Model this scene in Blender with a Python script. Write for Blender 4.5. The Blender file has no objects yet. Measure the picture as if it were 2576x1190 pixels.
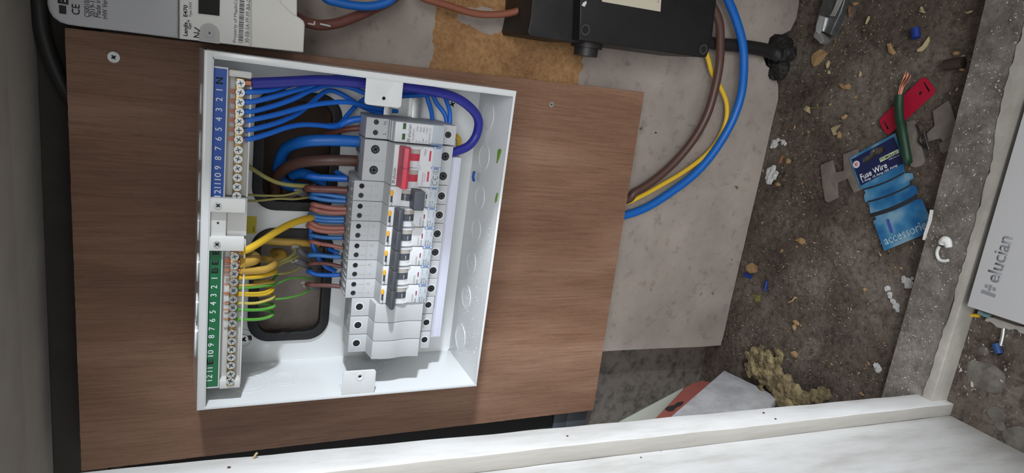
import bpy, bmesh, math, random
from mathutils import Vector, Matrix, noise
S = bpy.context.scene
COL = S.collection
random.seed(7)
# ------------------------------------------------------------------ camera
# World: X = right along the wall, Y = into the wall, Z = up.  The phone was held on its side.
F = 1614.67
CP = Vector((0.292288, -0.598041, 0.240441))
RW = Matrix(((0.136, -0.4108, -0.9015), (-0.9616, -0.2738, -0.0203), (-0.2385, 0.8697, -0.4322)))
import math as _m
def _rot(r):
    th = Vector(r).length
    return Matrix.Rotation(th, 3, Vector(r).normalized())
RW = _rot((0.2681699222417816, -0.4413304112817565, 0.08180814592790508)) @ Matrix(((0,0,-1),(-1,0,0),(0,1,0)))
cam = bpy.data.cameras.new('camera'); co = bpy.data.objects.new('camera', cam); COL.objects.link(co)
cam.sensor_fit = 'HORIZONTAL'; cam.sensor_width = 36.0; cam.lens = F/2576*36.0
cam.clip_start = 0.01; cam.clip_end = 50
M3 = Matrix((RW[0], -RW[1], -RW[2])).transposed()
co.matrix_world = Matrix.Translation(CP) @ M3.to_4x4()
S.camera = co
# ------------------------------------------------------------------ light
S.view_settings.view_transform = 'Standard'; S.view_settings.look = 'None'
S.view_settings.gamma = 1; S.view_settings.use_curve_mapping = False
S.view_settings.exposure = 0.0
w = bpy.data.worlds.new('world'); S.world = w; w.use_nodes = True
w.node_tree.nodes['Background'].inputs[0].default_value = (0.93, 0.97, 1.0, 1)
w.node_tree.nodes['Background'].inputs[1].default_value = 0.92
def lamp(name, kind, loc, target, power, color, **kw):
    l = bpy.data.lights.new(name, kind); o = bpy.data.objects.new(name, l); COL.objects.link(o)
    o.location = loc; o.rotation_euler = (Vector(target)-Vector(loc)).to_track_quat('-Z', 'Y').to_euler()
    l.energy = power; l.color = color
    for k, v in kw.items(): setattr(l, k, v)
    return o
lamp('work_lamp', 'SPOT', (1.50, -0.80, 0.38), (0.03, -0.14, -0.04), 124, (0.86, 0.925, 1.0), spot_size=math.radians(33), spot_blend=1.0, shadow_soft_size=0.04)
lamp('hall_light', 'AREA', (0.55, -2.0, 1.05), (0.2, 0, -.1), 24, (0.97, 0.98, 1.0), shape='RECTANGLE', size=0.9, size_y=0.9)

# ------------------------------------------------------------------ pixel of the photo -> point on a real plane
def ray(u, v): return RW.transposed() @ Vector(((u-1288)/F, (v-595)/F, 1))
def aY(u, v, Y): d = ray(u, v); return CP + d*((Y-CP.y)/d.y)
def aZ(u, v, Z): d = ray(u, v); return CP + d*((Z-CP.z)/d.z)
def aX(u, v, X): d = ray(u, v); return CP + d*((X-CP.x)/d.x)
FL = -0.430
def aF(u, v, h=0.0): return aZ(u, v, FL+h)
def z2(a, c): return (1900+a/2.975, c/2.975)
def z3(a, c): return (1900+a/2.975, 300+c/2.975)
def z4(a, c): return (1800+a/2.204, 650+c/2.204)
def z5(a, c): return (1300+a/2.429, 700+c/2.429)

# ------------------------------------------------------------------ materials
def lin(c):
    return tuple(((x/255)/12.92 if x/255 <= 0.04045 else ((x/255+0.055)/1.055)**2.4) for x in c)
MATS = {}
def mat(name, rgb, rough=0.5, metal=0, var=0.0, vscale=60, bump=0.0, bscale=300, rgb2=None, spec=0.5, trans=0, alpha=1, stretch=(1,1,1), coat=0, edge=(0.4,0.62)):
    if name in MATS: return MATS[name]
    m = bpy.data.materials.new(name); m.use_nodes = True; n = m.node_tree.nodes; L = m.node_tree.links
    b = n['Principled BSDF']; c = lin(rgb)
    b.inputs['Base Color'].default_value = (*c, 1); b.inputs['Roughness'].default_value = rough
    b.inputs['Metallic'].default_value = metal; b.inputs['Specular IOR Level'].default_value = spec
    b.inputs['Transmission Weight'].default_value = trans; b.inputs['Alpha'].default_value = alpha
    b.inputs['Coat Weight'].default_value = coat
    tc = n.new('ShaderNodeTexCoord'); mp = n.new('ShaderNodeMapping'); mp.inputs['Scale'].default_value = stretch
    geo = n.new('ShaderNodeNewGeometry')
    L.new(geo.outputs['Position'], mp.inputs['Vector'])
    if var or rgb2:
        t = n.new('ShaderNodeTexNoise'); t.inputs['Scale'].default_value = vscale; t.inputs['Detail'].default_value = 6; t.inputs['Roughness'].default_value = 0.65
        L.new(mp.outputs['Vector'], t.inputs['Vector'])
        r = n.new('ShaderNodeValToRGB'); r.color_ramp.elements[0].position = edge[0]; r.color_ramp.elements[1].position = edge[1]
        c2 = lin(rgb2) if rgb2 else tuple(x*(1-var) for x in c)
        r.color_ramp.elements[0].color = (*c2, 1); r.color_ramp.elements[1].color = (*c, 1)
        L.new(t.outputs['Fac'], r.inputs['Fac']); L.new(r.outputs['Color'], b.inputs['Base Color'])
    if bump:
        t = n.new('ShaderNodeTexNoise'); t.inputs['Scale'].default_value = bscale; t.inputs['Detail'].default_value = 4
        L.new(mp.outputs['Vector'], t.inputs['Vector'])
        bp = n.new('ShaderNodeBump'); bp.inputs['Strength'].default_value = bump; bp.inputs['Distance'].default_value = 0.001
        L.new(t.outputs['Fac'], bp.inputs['Height']); L.new(bp.outputs['Normal'], b.inputs['Normal'])
    MATS[name] = m; return m
class NB:   # small node builder for the layered materials
    def __init__(s, name, rough=0.7, spec=0.3):
        s.m = bpy.data.materials.new(name); s.m.use_nodes = True; s.n = s.m.node_tree.nodes; s.L = s.m.node_tree.links
        s.b = s.n['Principled BSDF']; s.b.inputs['Roughness'].default_value = rough; s.b.inputs['Specular IOR Level'].default_value = spec
        s.g = s.n.new('ShaderNodeNewGeometry'); MATS[name] = s.m
    def pos(s, scale=(1,1,1), off=(0,0,0)):
        m = s.n.new('ShaderNodeMapping'); m.inputs['Scale'].default_value = scale; m.inputs['Location'].default_value = off
        s.L.new(s.g.outputs['Position'], m.inputs['Vector']); return m.outputs['Vector']
    def noise(s, vec, scale, detail=5, rough=0.6, dist=0):
        t = s.n.new('ShaderNodeTexNoise'); t.inputs['Scale'].default_value = scale; t.inputs['Detail'].default_value = detail
        t.inputs['Roughness'].default_value = rough; t.inputs['Distortion'].default_value = dist
        s.L.new(vec, t.inputs['Vector']); return t.outputs['Fac']
    def ramp(s, fac, stops):
        r = s.n.new('ShaderNodeValToRGB'); e = r.color_ramp.elements
        while len(e) < len(stops): e.new(0.5)
        for i, (p, c) in enumerate(stops):
            e[i].position = p; e[i].color = (*(lin(c) if not isinstance(c, float) else (c,c,c)), 1)
        s.L.new(fac, r.inputs['Fac']); return r.outputs['Color']
    def mix(s, fac, a, b, mode='MIX'):
        x = s.n.new('ShaderNodeMix'); x.data_type = 'RGBA'; x.blend_type = mode
        for k, v in ((0, fac), (6, a), (7, b)):
            if isinstance(v, (int, float)): x.inputs[k].default_value = v
            elif isinstance(v, tuple): x.inputs[k].default_value = (*lin(v), 1)
            else: s.L.new(v, x.inputs[k])
        return x.outputs[2]
    def math(s, op, a, b=0.0, c=0.0):
        x = s.n.new('ShaderNodeMath'); x.operation = op
        for k, v in ((0, a), (1, b), (2, c)):
            if isinstance(v, (int, float)): x.inputs[k].default_value = v
            else: s.L.new(v, x.inputs[k])
        return x.outputs[0]
    def sep(s, vec):
        x = s.n.new('ShaderNodeSeparateXYZ'); s.L.new(vec, x.inputs[0]); return x.outputs
    def color(s, c): s.L.new(c, s.b.inputs['Base Color'])
    def bump(s, h, strength=0.3, dist=0.001):
        b = s.n.new('ShaderNodeBump'); b.inputs['Strength'].default_value = strength; b.inputs['Distance'].default_value = dist
        s.L.new(h, b.inputs['Height']); s.L.new(b.outputs['Normal'], s.b.inputs['Normal'])

# plywood: reddish brown veneer, grain running up and down the wall
def make_ply():
    b = NB('plywood_veneer', 0.55, 0.35)
    broad = b.noise(b.pos((1.0, 1.0, 0.22)), 16, 4, 0.5, 0.4)
    c = b.ramp(broad, [(0.30, (128,95,75)), (0.5, (150,114,92)), (0.68, (172,137,115))])
    grain = b.noise(b.pos((9.0, 1.0, 0.30)), 55, 6, 0.7, 0.3)
    c = b.mix(0.75, c, b.ramp(grain, [(0.30, (176,166,158)), (0.5, (226,221,217)), (0.72, (255,252,250))]), 'MULTIPLY')
    fine = b.noise(b.pos((30.0, 1.0, 1.4)), 90, 4, 0.7)
    c = b.mix(0.4, c, b.ramp(fine, [(0.35, (190,184,178)), (0.6, (255,255,255))]), 'MULTIPLY')
    pore = b.noise(b.pos((30.0, 1.0, 1.0)), 70, 3, 0.6)
    c = b.mix(0.6, c, b.ramp(pore, [(0.30, (120,108,100)), (0.36, (255,255,255))]), 'MULTIPLY')
    b.color(c); b.bump(grain, 0.12, 0.0006)
    return b.m
PLY = make_ply()
# back wall board: old off-white distemper with a bare hardboard patch
def make_wall():
    b = NB('old_painted_board', 0.85, 0.15)
    p = b.pos(); x, y, z = b.sep(p)
    n1 = b.noise(p, 9, 5, 0.6); n2 = b.noise(p, 60, 5, 0.7)
    paint = b.ramp(n1, [(0.32, (146,136,128)), (0.55, (164,153,145)), (0.7, (174,165,155))])
    paint = b.mix(0.55, paint, b.ramp(n2, [(0.30, (176,168,160)), (0.45, (250,248,246)), (0.7, (255,255,255))]), 'MULTIPLY')
    speck = b.noise(b.pos((1,1,1),(3,1,2)), 34, 3, 0.5)
    paint = b.mix(b.ramp(speck, [(0.235, 1.0), (0.262, 0.0)]), paint, (100,88,78))
    spot = b.noise(b.pos((1,1,1),(7,5,1)), 120, 2, 0.5)
    paint = b.mix(b.ramp(spot, [(0.22, 1.0), (0.25, 0.0)]), paint, (64,55,50))
    strk = b.noise(b.pos((5,1,.7),(2,0,5)), 26, 4, .6)
    paint = b.mix(b.ramp(strk, [(.27, .55), (.33, 0.0)]), paint, (112,100,90))
    hard = b.ramp(b.noise(b.pos(), 240, 4, 0.8), [(0.30, (136,104,70)), (0.5, (168,130,90)), (0.7, (186,148,106))])
    hard = b.mix(0.5, hard, b.ramp(b.noise(b.pos(), 22, 4, 0.6), [(0.35, (170,150,140)), (0.6, (255,250,245))]), 'MULTIPLY')
    edge = b.math('MULTIPLY', b.math('SUBTRACT', b.noise(b.pos(), 28, 4, 0.6), 0.5), 0.026)
    zz = b.math('ADD', z, edge)
    m = b.math('MULTIPLY', b.math('LESS_THAN', zz, ZP1), b.math('GREATER_THAN', zz, ZP0))
    # smear of old paint left on the bare board
    dx = b.math('DIVIDE', b.math('SUBTRACT', b.math('ADD', x, edge), PX), 0.011); dz = b.math('DIVIDE', b.math('SUBTRACT', z, PZ), 0.032)
    r2 = b.math('ADD', b.math('MULTIPLY', dx, dx), b.math('MULTIPLY', dz, dz))
    m = b.math('MULTIPLY', b.math('MULTIPLY', m, b.math('GREATER_THAN', r2, 1.0)), b.math('GREATER_THAN', x, 0.2))
    b.color(b.mix(m, paint, hard)); b.bump(n2, 0.25, 0.001)
    return b.m
YW = 0.035
ZP1 = aY(1088, 120, YW).z; ZP0 = aY(1468, 160, YW).z
_p = aY(1225, 52, YW); PX, PZ = _p.x, _p.z
WALLM = make_wall()
def make_floor():
    b = NB('dirty_concrete_floor', 0.9, 0.15)
    p = b.pos(); n1 = b.noise(p, 12, 6, 0.65, 0.3); n2 = b.noise(p, 130, 5, 0.75)
    c = b.ramp(n1, [(0.3, (68,59,53)), (0.5, (95,86,79)), (0.68, (124,116,108))])
    c = b.mix(0.7, c, b.ramp(n2, [(0.33, (120,112,106)), (0.55, (255,250,245)), (0.72, (255,255,255))]), 'MULTIPLY')
    dust = b.noise(b.pos((1,1,1),(4,2,0)), 420, 2, 0.5)
    c = b.mix(b.ramp(dust, [(0.68, 0.0), (0.73, 0.75)]), c, (158,146,128))
    b.color(c); b.bump(n2, 0.6, 0.002); return b.m
FLOORM = make_floor()
def make_sill():
    b = NB('cement_threshold', 0.9, 0.15)
    p = b.pos(); n1 = b.noise(p, 16, 6, 0.7, 0.4); n2 = b.noise(p, 150, 5, 0.75)
    c = b.ramp(n1, [(0.32, (92,85,79)), (0.5, (124,118,111)), (0.66, (150,144,137))])
    c = b.mix(0.5, c, b.ramp(n2, [(0.33, (130,122,116)), (0.6, (255,252,250))]), 'MULTIPLY')
    dust = b.noise(b.pos((1,1,1),(4,2,0)), 330, 2, 0.5)
    c = b.mix(b.ramp(dust, [(0.68, 0.0), (0.72, 0.8)]), c, (205,198,188))
    b.color(c); b.bump(n2, 0.5, 0.002); return b.m
SILLM = make_sill()
def make_white_timber():
    b = NB('chipped_white_gloss', 0.42, 0.4)
    p = b.pos(); n1 = b.noise(b.pos((2.5,2.5,0.5)), 24, 6, 0.65)
    c = b.ramp(n1, [(0.32, (190,187,182)), (0.5, (208,206,203)), (0.7, (218,217,215))])
    sc = b.noise(b.pos((3,3,0.35),(2,0,0)), 60, 4, 0.6)
    c = b.mix(b.ramp(sc, [(0.24, 0.7), (0.27, 0.0)]), c, (150,112,90))
    ds = b.noise(b.pos((1,1,1),(5,0,3)), 90, 3, 0.5)
    c = b.mix(b.ramp(ds, [(0.235, 0.9), (0.25, 0.0)]), c, (90,74,62))
    b.color(c); b.bump(b.noise(b.pos((4,4,0.4)), 90, 5, 0.6), 0.12, 0.001); return b.m
TIMBERM = make_white_timber()
CONCW = mat('rough_concrete', (108,100,93), 0.9, bump=0.8, bscale=120, rgb2=(62,56,51), vscale=75, edge=(.3,.55))
DARKWALL = mat('grimy_distemper', (104,98,92), 0.8, var=0.35, vscale=14, bump=0.2)
CEILM = mat('grey_ceiling_paint', (172,166,158), 0.75, var=0.14, vscale=12, bump=0.15)
WMET = mat('white_powder_coat', (222,224,224), 0.2)
WPL = mat('white_plastic', (212,212,208), 0.4)
WPL2 = mat('bright_white_plastic', (214,216,219), 0.35)
GPL = mat('light_grey_plastic', (186,188,190), 0.5, bump=0.25, bscale=1800)
PALE = mat('beige_grey_plastic', (176,170,162), 0.5)
LILAC = mat('lilac_white_plastic', (206,208,222), 0.45)
STEEL = mat('zinc_steel', (206,208,206), 0.34, 0.85, var=0.12, vscale=400)
DSTEEL = mat('dark_steel', (92,94,96), 0.35, 1.0)
SLOTM = mat('recess_shadow_steel', (70,72,72), 0.5, 0.6)
BRASS = mat('brass', (160,134,92), 0.3, 1.0, var=0.2, vscale=200)
COPPER = mat('copper', (188,128,104), 0.42, 0.9)
BLACK = mat('black_rubber', (24,23,24), 0.6, bump=0.3, bscale=700)
HOLE = mat('hole_black', (18,18,19), 0.8)
BLKPL = mat('dusty_black_bakelite', (22,20,20), 0.55, rgb2=(34,31,30), vscale=40, bump=0.15)
SLOT = mat('dark_grey_plastic', (66,69,76), 0.45)
LEVER = mat('charcoal_plastic', (72,76,84), 0.5)
REDP = mat('red_plastic', (196,58,78), 0.4)
DRED = mat('dark_red_window', (136,34,48), 0.3)
GREENW = mat('green_window', (44,92,52), 0.3)
YELB = mat('amber_plastic', (240,176,48), 0.4)
INK = mat('grey_ink', (92,94,100), 0.6)
DINK = mat('black_ink', (26,26,28), 0.6)
WINK = mat('white_ink', (235,238,240), 0.5)
BLUEL = mat('blue_label', (22,74,160), 0.4)
GREENL = mat('green_label', (18,104,62), 0.4)
CLEAR = mat('blue_clear_plastic', (204,212,220), 0.2, alpha=0.62)
CLIP = mat('blue_tinted_clip', (120,146,186), 0.2, alpha=0.8)
BLUEW = mat('blue_insulation', (26,104,204), 0.38)
DBLUE = mat('deep_blue_insulation', (38,42,140), 0.4)
BLUE3 = mat('pale_blue_insulation', (62,124,196), 0.38)
BROWN = mat('brown_insulation', (110,66,58), 0.4)
DBROWN = mat('dark_brown_insulation', (74,50,44), 0.4)
LBROWN = mat('light_brown_insulation', (160,100,88), 0.4)
BLUT = mat('meter_tail_blue', (16,98,184), 0.42)
YELW = mat('yellow_insulation', (222,182,48), 0.4)
DYELW = mat('ochre_insulation', (196,158,72), 0.45)
GRNW = mat('green_insulation', (92,168,62), 0.4)
DGRN = mat('dark_green_insulation', (16,54,34), 0.5)
GSHEATH = mat('grey_sheath', (112,110,112), 0.5)
PAPER = mat('white_paper', (206,206,200), 0.7)
CREAM = mat('cream_label', (196,188,168), 0.7)
METERG = mat('meter_grey_plastic', (184,184,187), 0.5, bump=0.15, bscale=1500)
METERW = mat('meter_white_plastic', (222,220,213), 0.45)
LCD = mat('lcd_glass', (36,37,34), 0.6, spec=.2)

# ------------------------------------------------------------------ mesh helpers
def link(o): COL.objects.link(o); return o
def wloc(o):
    p = Vector((0,0,0))
    while o: p += o.location; o = o.parent
    return p
def setp(o, label=None, cat=None, group=None, kind=None):
    if label: o['label'] = label
    if cat: o['category'] = cat
    if group: o['group'] = group
    if kind: o['kind'] = kind
    return o
def thing(name, label, cat, loc, group=None, kind=None):
    o = bpy.data.objects.new(name, None); link(o); o.location = Vector(loc); o.empty_display_size = 0.01
    return setp(o, label, cat, group, kind)
def obj(name, bm, m, parent=None, smooth=True, label=None, cat=None, group=None, kind=None):
    me = bpy.data.meshes.new(name)
    base = wloc(parent) if parent else None
    if base is None:
        lo = Vector((1e9,)*3); hi = -lo
        for v in bm.verts:
            for k in range(3): lo[k] = min(lo[k], v.co[k]); hi[k] = max(hi[k], v.co[k])
        base = (lo+hi)/2; base.z = lo.z
    for v in bm.verts: v.co -= base
    bm.to_mesh(me); bm.free()
    for x in (m if isinstance(m, (list, tuple)) else [m]): me.materials.append(x)
    o = bpy.data.objects.new(name, me); link(o)
    if parent: o.parent = parent
    else: o.location = base
    if smooth:
        for p in me.polygons: p.use_smooth = True
        try:
            me.set_sharp_from_angle(angle=math.radians(35))
        except Exception: pass
    return setp(o, label, cat, group, kind)
def NM(): return bmesh.new()
def box(bm, x0, x1, y0, y1, z0, z1, bev=0.0, seg=2, M=None):
    t = bmesh.new(); bmesh.ops.create_cube(t, size=1)
    for v in t.verts: v.co = Vector((x0+(x1-x0)*(v.co.x+.5), y0+(y1-y0)*(v.co.y+.5), z0+(z1-z0)*(v.co.z+.5)))
    if bev: bmesh.ops.bevel(t, geom=t.edges[:], offset=bev, segments=seg, affect='EDGES', profile=0.5)
    if M: t.transform(M)
    return merge(bm, t)
def merge(bm, t):
    me = bpy.data.meshes.new('tmp'); t.to_mesh(me); t.free(); bm.from_mesh(me); bpy.data.meshes.remove(me); return bm
def cyl(bm, p0, p1, r, seg=20, r2=None, cap=True):
    p0 = Vector(p0); p1 = Vector(p1); d = p1-p0; t = bmesh.new()
    bmesh.ops.create_cone(t, cap_ends=cap, segments=seg, radius1=r, radius2=r if r2 is None else r2, depth=d.length)
    t.transform(Matrix.Translation((p0+p1)/2) @ d.to_track_quat('Z', 'Y').to_matrix().to_4x4())
    return merge(bm, t)
def ringm(bm, c, n, r0, r1, h, seg=28):   # flat raised ring round c, axis n
    n = Vector(n).normalized(); q = n.to_track_quat('Z', 'Y'); c = Vector(c); prof = [(r0,0),(r0,h),(r1,h),(r1,0)]
    vs = [[bm.verts.new(c + q @ Vector((r*math.cos(2*math.pi*i/seg), r*math.sin(2*math.pi*i/seg), z))) for r, z in prof] for i in range(seg)]
    for i in range(seg):
        for k in range(4): bm.faces.new((vs[i][k], vs[(i+1)%seg][k], vs[(i+1)%seg][(k+1)%4], vs[i][(k+1)%4]))
    return bm
def spline(P, n=8):
    P = [Vector(p) for p in P]
    if len(P) < 3: return [P[0].lerp(P[-1], i/n) for i in range(n+1)]
    Q = [P[0]*2-P[1]] + P + [P[-1]*2-P[-2]]; out = []
    for i in range(1, len(Q)-2):
        a, b, c, d = Q[i-1:i+3]
        for k in range(n):
            t = k/n; out.append(0.5*((2*b)+(c-a)*t+(2*a-5*b+4*c-d)*t*t+(3*b-a-3*c+d)*t**3))
    out.append(Q[-2]); return out
def tube(bm, P, r, seg=12, n=8, radii=None, stripe=None):
    P = spline(P, n) if n else [Vector(p) for p in P]
    rings = []; N = None
    for i, p in enumerate(P):
        t = (P[min(i+1, len(P)-1)]-P[max(i-1, 0)]).normalized()
        if N is None: N = t.orthogonal().normalized()
        N = (N - t*N.dot(t)).normalized(); B = t.cross(N)
        rr = r if radii is None else radii(i/(len(P)-1))
        rings.append([bm.verts.new(p + (N*math.cos(a)+B*math.sin(a))*rr) for a in [2*math.pi*k/seg for k in range(seg)]])
    for i in range(len(rings)-1):
        for k in range(seg):
            f = bm.faces.new((rings[i][k], rings[i][(k+1)%seg], rings[i+1][(k+1)%seg], rings[i+1][k]))
            if stripe and k in stripe: f.material_index = 1
    bm.faces.new(rings[0][::-1]); bm.faces.new(rings[-1]); return bm
def frame(o, xd, nd):
    xd = Vector(xd).normalized(); nd = Vector(nd).normalized(); yd = nd.cross(xd).normalized(); nd = xd.cross(yd)
    M = Matrix((xd, yd, nd)).transposed().to_4x4(); M.translation = Vector(o); return M
def from_curve(cu, M, bm=None):
    o = bpy.data.objects.new('tmp', cu); me = bpy.data.meshes.new_from_object(o)
    t = bmesh.new(); t.from_mesh(me); bpy.data.objects.remove(o); bpy.data.meshes.remove(me)
    bpy.data.curves.remove(cu); t.transform(M)
    if bm is None: return t
    return merge(bm, t)
def plate(loops, M, th, bm=None, bev=0.0):   # loops of 2D points in the frame M, back face at 0, front at th
    cu = bpy.data.curves.new('tmp', 'CURVE'); cu.dimensions = '2D'; cu.fill_mode = 'BOTH'; cu.extrude = th/2-bev; cu.bevel_depth = bev; cu.bevel_resolution = 2
    if bev: cu.offset = -bev
    for l in loops:
        s = cu.splines.new('POLY'); s.points.add(len(l)-1)
        for p, q in zip(s.points, l): p.co = (q[0], q[1], 0, 1)
        s.use_cyclic_u = True
    t = from_curve(cu, M @ Matrix.Translation((0, 0, th/2)), bm)
    bmesh.ops.remove_doubles(t, verts=t.verts[:], dist=1e-6); return t
def trace(pts, M):   # world points -> 2D in frame
    I = M.inverted(); return [tuple((I @ p)[:2]) for p in pts]
def rrect(x0, x1, y0, y1, r, n=6):
    out = []
    for cx, cy, a in ((x1-r,y1-r,0),(x0+r,y1-r,90),(x0+r,y0+r,180),(x1-r,y0+r,270)):
        for k in range(n+1): t = math.radians(a+90*k/n); out.append((cx+r*math.cos(t), cy+r*math.sin(t)))
    return out
def circ(cx, cy, r, n=24, ry=None): return [(cx+r*math.cos(2*math.pi*k/n), cy+(ry or r)*math.sin(2*math.pi*k/n)) for k in range(n)]
WF = Matrix(((1,0,0,0),(0,0,-1,0),(0,1,0,0),(0,0,0,1)))   # local (x, z, out of the wall); Y of the plane by wallf
def wallf(Y): M = WF.copy(); M.translation = Vector((0, Y, 0)); return M
def text(s, M, m, parent, width=None, height=None, name='lettering', th=0.00012, align='LEFT', bold=0.0, label=None):
    # text centred vertically on the frame origin line; width = exact span
    cu = bpy.data.curves.new('tmp', 'FONT'); cu.body = s; cu.size = 1.0; cu.extrude = 0; cu.align_x = 'LEFT'; cu.offset = bold
    o = bpy.data.objects.new('tmp', cu); me = bpy.data.meshes.new_from_object(o); t = bmesh.new(); t.from_mesh(me)
    bpy.data.objects.remove(o); bpy.data.meshes.remove(me); bpy.data.curves.remove(cu)
    if not t.verts: t.free(); return None
    xs = [v.co.x for v in t.verts]; ys = [v.co.y for v in t.verts]; x0, x1, y0, y1 = min(xs), max(xs), min(ys), max(ys)
    sy = height/(y1-y0) if height else None; sx = width/(x1-x0) if width else sy
    if sy is None: sy = sx
    off = {'LEFT': 0, 'CENTER': -0.5, 'RIGHT': -1}[align]*(x1-x0)*sx
    for v in t.verts: v.co = Vector(((v.co.x-x0)*sx+off, (v.co.y-(y0+y1)/2)*sy, 0))
    r = bmesh.ops.extrude_face_region(t, geom=t.faces[:])
    for g in r['geom']:
        if isinstance(g, bmesh.types.BMVert): g.co.z += th
    t.transform(M); return obj(name, t, m, parent, smooth=False, label=label)
def wtext(s, x, z, Y, m, parent, **k): return text(s, frame((x, Y-0.00005, z), (1,0,0), (0,-1,0)), m, parent, **k)
def blob(bm, c, r, sc=(1,1,1), amp=0.2, fr=60, sub=2, seed=0, rot=None):
    t = bmesh.new(); bmesh.ops.create_icosphere(t, subdivisions=sub, radius=1)
    for v in t.verts:
        d = 1+amp*noise.noise(v.co*fr*r+Vector((seed*3.1, seed*1.7, seed)))*2
        v.co = Vector((v.co.x*sc[0], v.co.y*sc[1], v.co.z*sc[2]))*r*d
    if rot: t.transform(rot)
    t.transform(Matrix.Translation(c)); return merge(bm, t)

def fuse(bm, vox, disp=0, scale=.006):   # weld overlapping lumps into one skin and roughen it
    me = bpy.data.meshes.new('tmp'); bm.to_mesh(me); bm.free(); o = bpy.data.objects.new('tmp', me); COL.objects.link(o)
    m = o.modifiers.new('r', 'REMESH'); m.mode = 'VOXEL'; m.voxel_size = vox
    bpy.context.view_layer.update()
    ev = o.evaluated_get(bpy.context.evaluated_depsgraph_get()); t = bmesh.new(); t.from_mesh(ev.to_mesh()); ev.to_mesh_clear()
    bpy.data.objects.remove(o); bpy.data.meshes.remove(me)
    if disp:
        t.normal_update()
        for v in t.verts: v.co += v.normal*disp*(noise.noise(v.co/scale)+.6*noise.noise(v.co/scale*2.3)+.4*noise.noise(v.co/scale*5))
    return t
# ------------------------------------------------------------------ setting
def st(name, bm, m, parent=None): return obj(name, bm, m, parent, kind=None if parent else 'structure')
# floors
st('floor', box(NM(), -0.5, 1.0, -0.235, 0.32, FL-0.06, FL), FLOORM)
OF = -0.435
st('floor_outer', box(NM(), -0.6, 1.1, -1.9, -0.235, OF-0.055, OF), FLOORM)
# rough masonry wall behind, ceiling and flank wall
st('wall_back', box(NM(), -0.5, 1.0, 0.062, 0.16, FL, 0.9), CONCW)
zc = aY(114, 600, YW).z
bm = box(NM(), -0.5, 1.0, -0.07, 0.062, zc, zc+0.06)
box(bm, -0.5, 1.0, -0.5, -0.0702, zc-0.004, zc+0.06, 0.003)
st('ceiling', bm, CEILM)
st('wall_right', box(NM(), 0.47, 1.0, -0.24, 0.062, FL-0.01, 0.9), CEILM)  # unseen side wall, front edge set to cut the work lamp's beam
# painted backing board with its broken lower edge
WM = wallf(YW+0.012)
edge = [(2012,-60),(2010,10),(2004,45),(1990,75),(1968,86),(1950,84),(1938,95),(1930,120),(1922,145),(1928,165),(1945,180),(1958,215),(1960,250),(1948,300),(1937,350),(1925,400),(1918,430),(1908,475),(1898,520),(1888,560),(1876,605),(1866,660),(1855,705),(1846,760),(1838,800),(1830,840),(1822,868),(1760,872),(1700,874),(1640,878),(1580,881),(1520,884)]
loop = [aY(u, v, YW) for u, v in edge]
xb = aY(1520, 884, YW).x
pts = [( p.x+random.uniform(-.0006,.0006), max(p.z, FL+0.0005)+random.uniform(0,.0012)) for p in loop]
pts += [(xb-0.002, 0.02), (-0.085, 0.02), (-0.085, 0.318), (0.46, 0.318), (0.46, pts[0][1])]
pb = obj('wall_panel', plate([pts], WM, 0.012), WALLM, smooth=False, kind='structure')
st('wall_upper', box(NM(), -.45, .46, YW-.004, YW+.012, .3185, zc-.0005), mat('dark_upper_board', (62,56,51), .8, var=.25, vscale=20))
# threshold: cement slab with a white painted front strip
bm = NM()
zt = -0.410
L0 = [(2482,-40),(2480,0),(2458,90),(2437,180),(2412,272),(2388,370),(2362,470),(2340,560),(2305,690),(2270,815),(2240,920),(2218,1000),(2207,1050)]
R0 = [(2590,10),(2576,60),(2553,130),(2534,200),(2508,300),(2497,400),(2472,480),(2450,570),(2431,640),(2410,709),(2380,815),(2353,890),(2340,940),(2322,990),(2306,1040)]
fz = Matrix.Translation((0,0,FL))
pl = [tuple(aZ(u,v,zt)[:2]) for u,v in L0] + [tuple(aZ(u,v,zt)[:2]) for u,v in R0[::-1]]
st('trim_1', plate([pl], fz, zt-FL), SILLM)
# white painted nosing of the threshold, ragged where the paint peels
pr = []
rr = random.Random(3)
back = []; 
for i, (u, v) in enumerate(R0):
    p = aZ(u, v, zt); back.append((p.x+0.0, p.y-0.0002))
    if i < len(R0)-1:
        q = aZ(*R0[i+1], zt)
        for t in (0.2, 0.4, 0.6, 0.8): c = p.lerp(q, t); back.append((c.x, c.y-0.0002+rr.uniform(-.0012,.0012)))
front = [(0.46,-0.2562),(0.30,-0.2585),(0.17,-0.2605),(0.03,-0.2625)]
t = plate([back + front[::-1]], Matrix.Translation((0,0,OF)), zt-OF+0.0012, bev=0.0011)
st('trim_2', t, mat('weathered_cream_paint', (176,171,162), .7, var=.22, vscale=22, bump=.5, bscale=140))

# door jamb of white boards at the left, with its stop batten
Q = lambda Z: 0.0275+(Z-OF)*0.031
def lean(bm): 
    for v in bm.verts: v.co.x += (v.co.z-OF)*0.031
    return bm
def gridbox(x0,x1,y0,y1,z0,z1,dz=0.02,jit=0.0006,bev=0.0015,seed=1):
    t = box(NM(), x0,x1,y0,y1,z0,z1,bev); r = random.Random(seed)
    n = int((z1-z0)/dz)
    for k in range(1,n):
        g = t.verts[:]+t.edges[:]+t.faces[:]; bmesh.ops.bisect_plane(t, geom=g, plane_co=(0,0,z0+k*dz), plane_no=(0,0,1))
    off = {}
    for v in t.verts:
        k = round(v.co.z, 3)
        v.co.x += jit*noise.noise(Vector((v.co.y*40, k*25, seed)))*1.6; v.co.y += jit*noise.noise(Vector((v.co.x*40+9, k*25, seed)))*1.6
    return t
st('wall_left', lean(gridbox(-0.03, 0.0275, -1.2, -0.262, OF, 0.62, 0.05, 0.0001)), TIMBERM)
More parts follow.
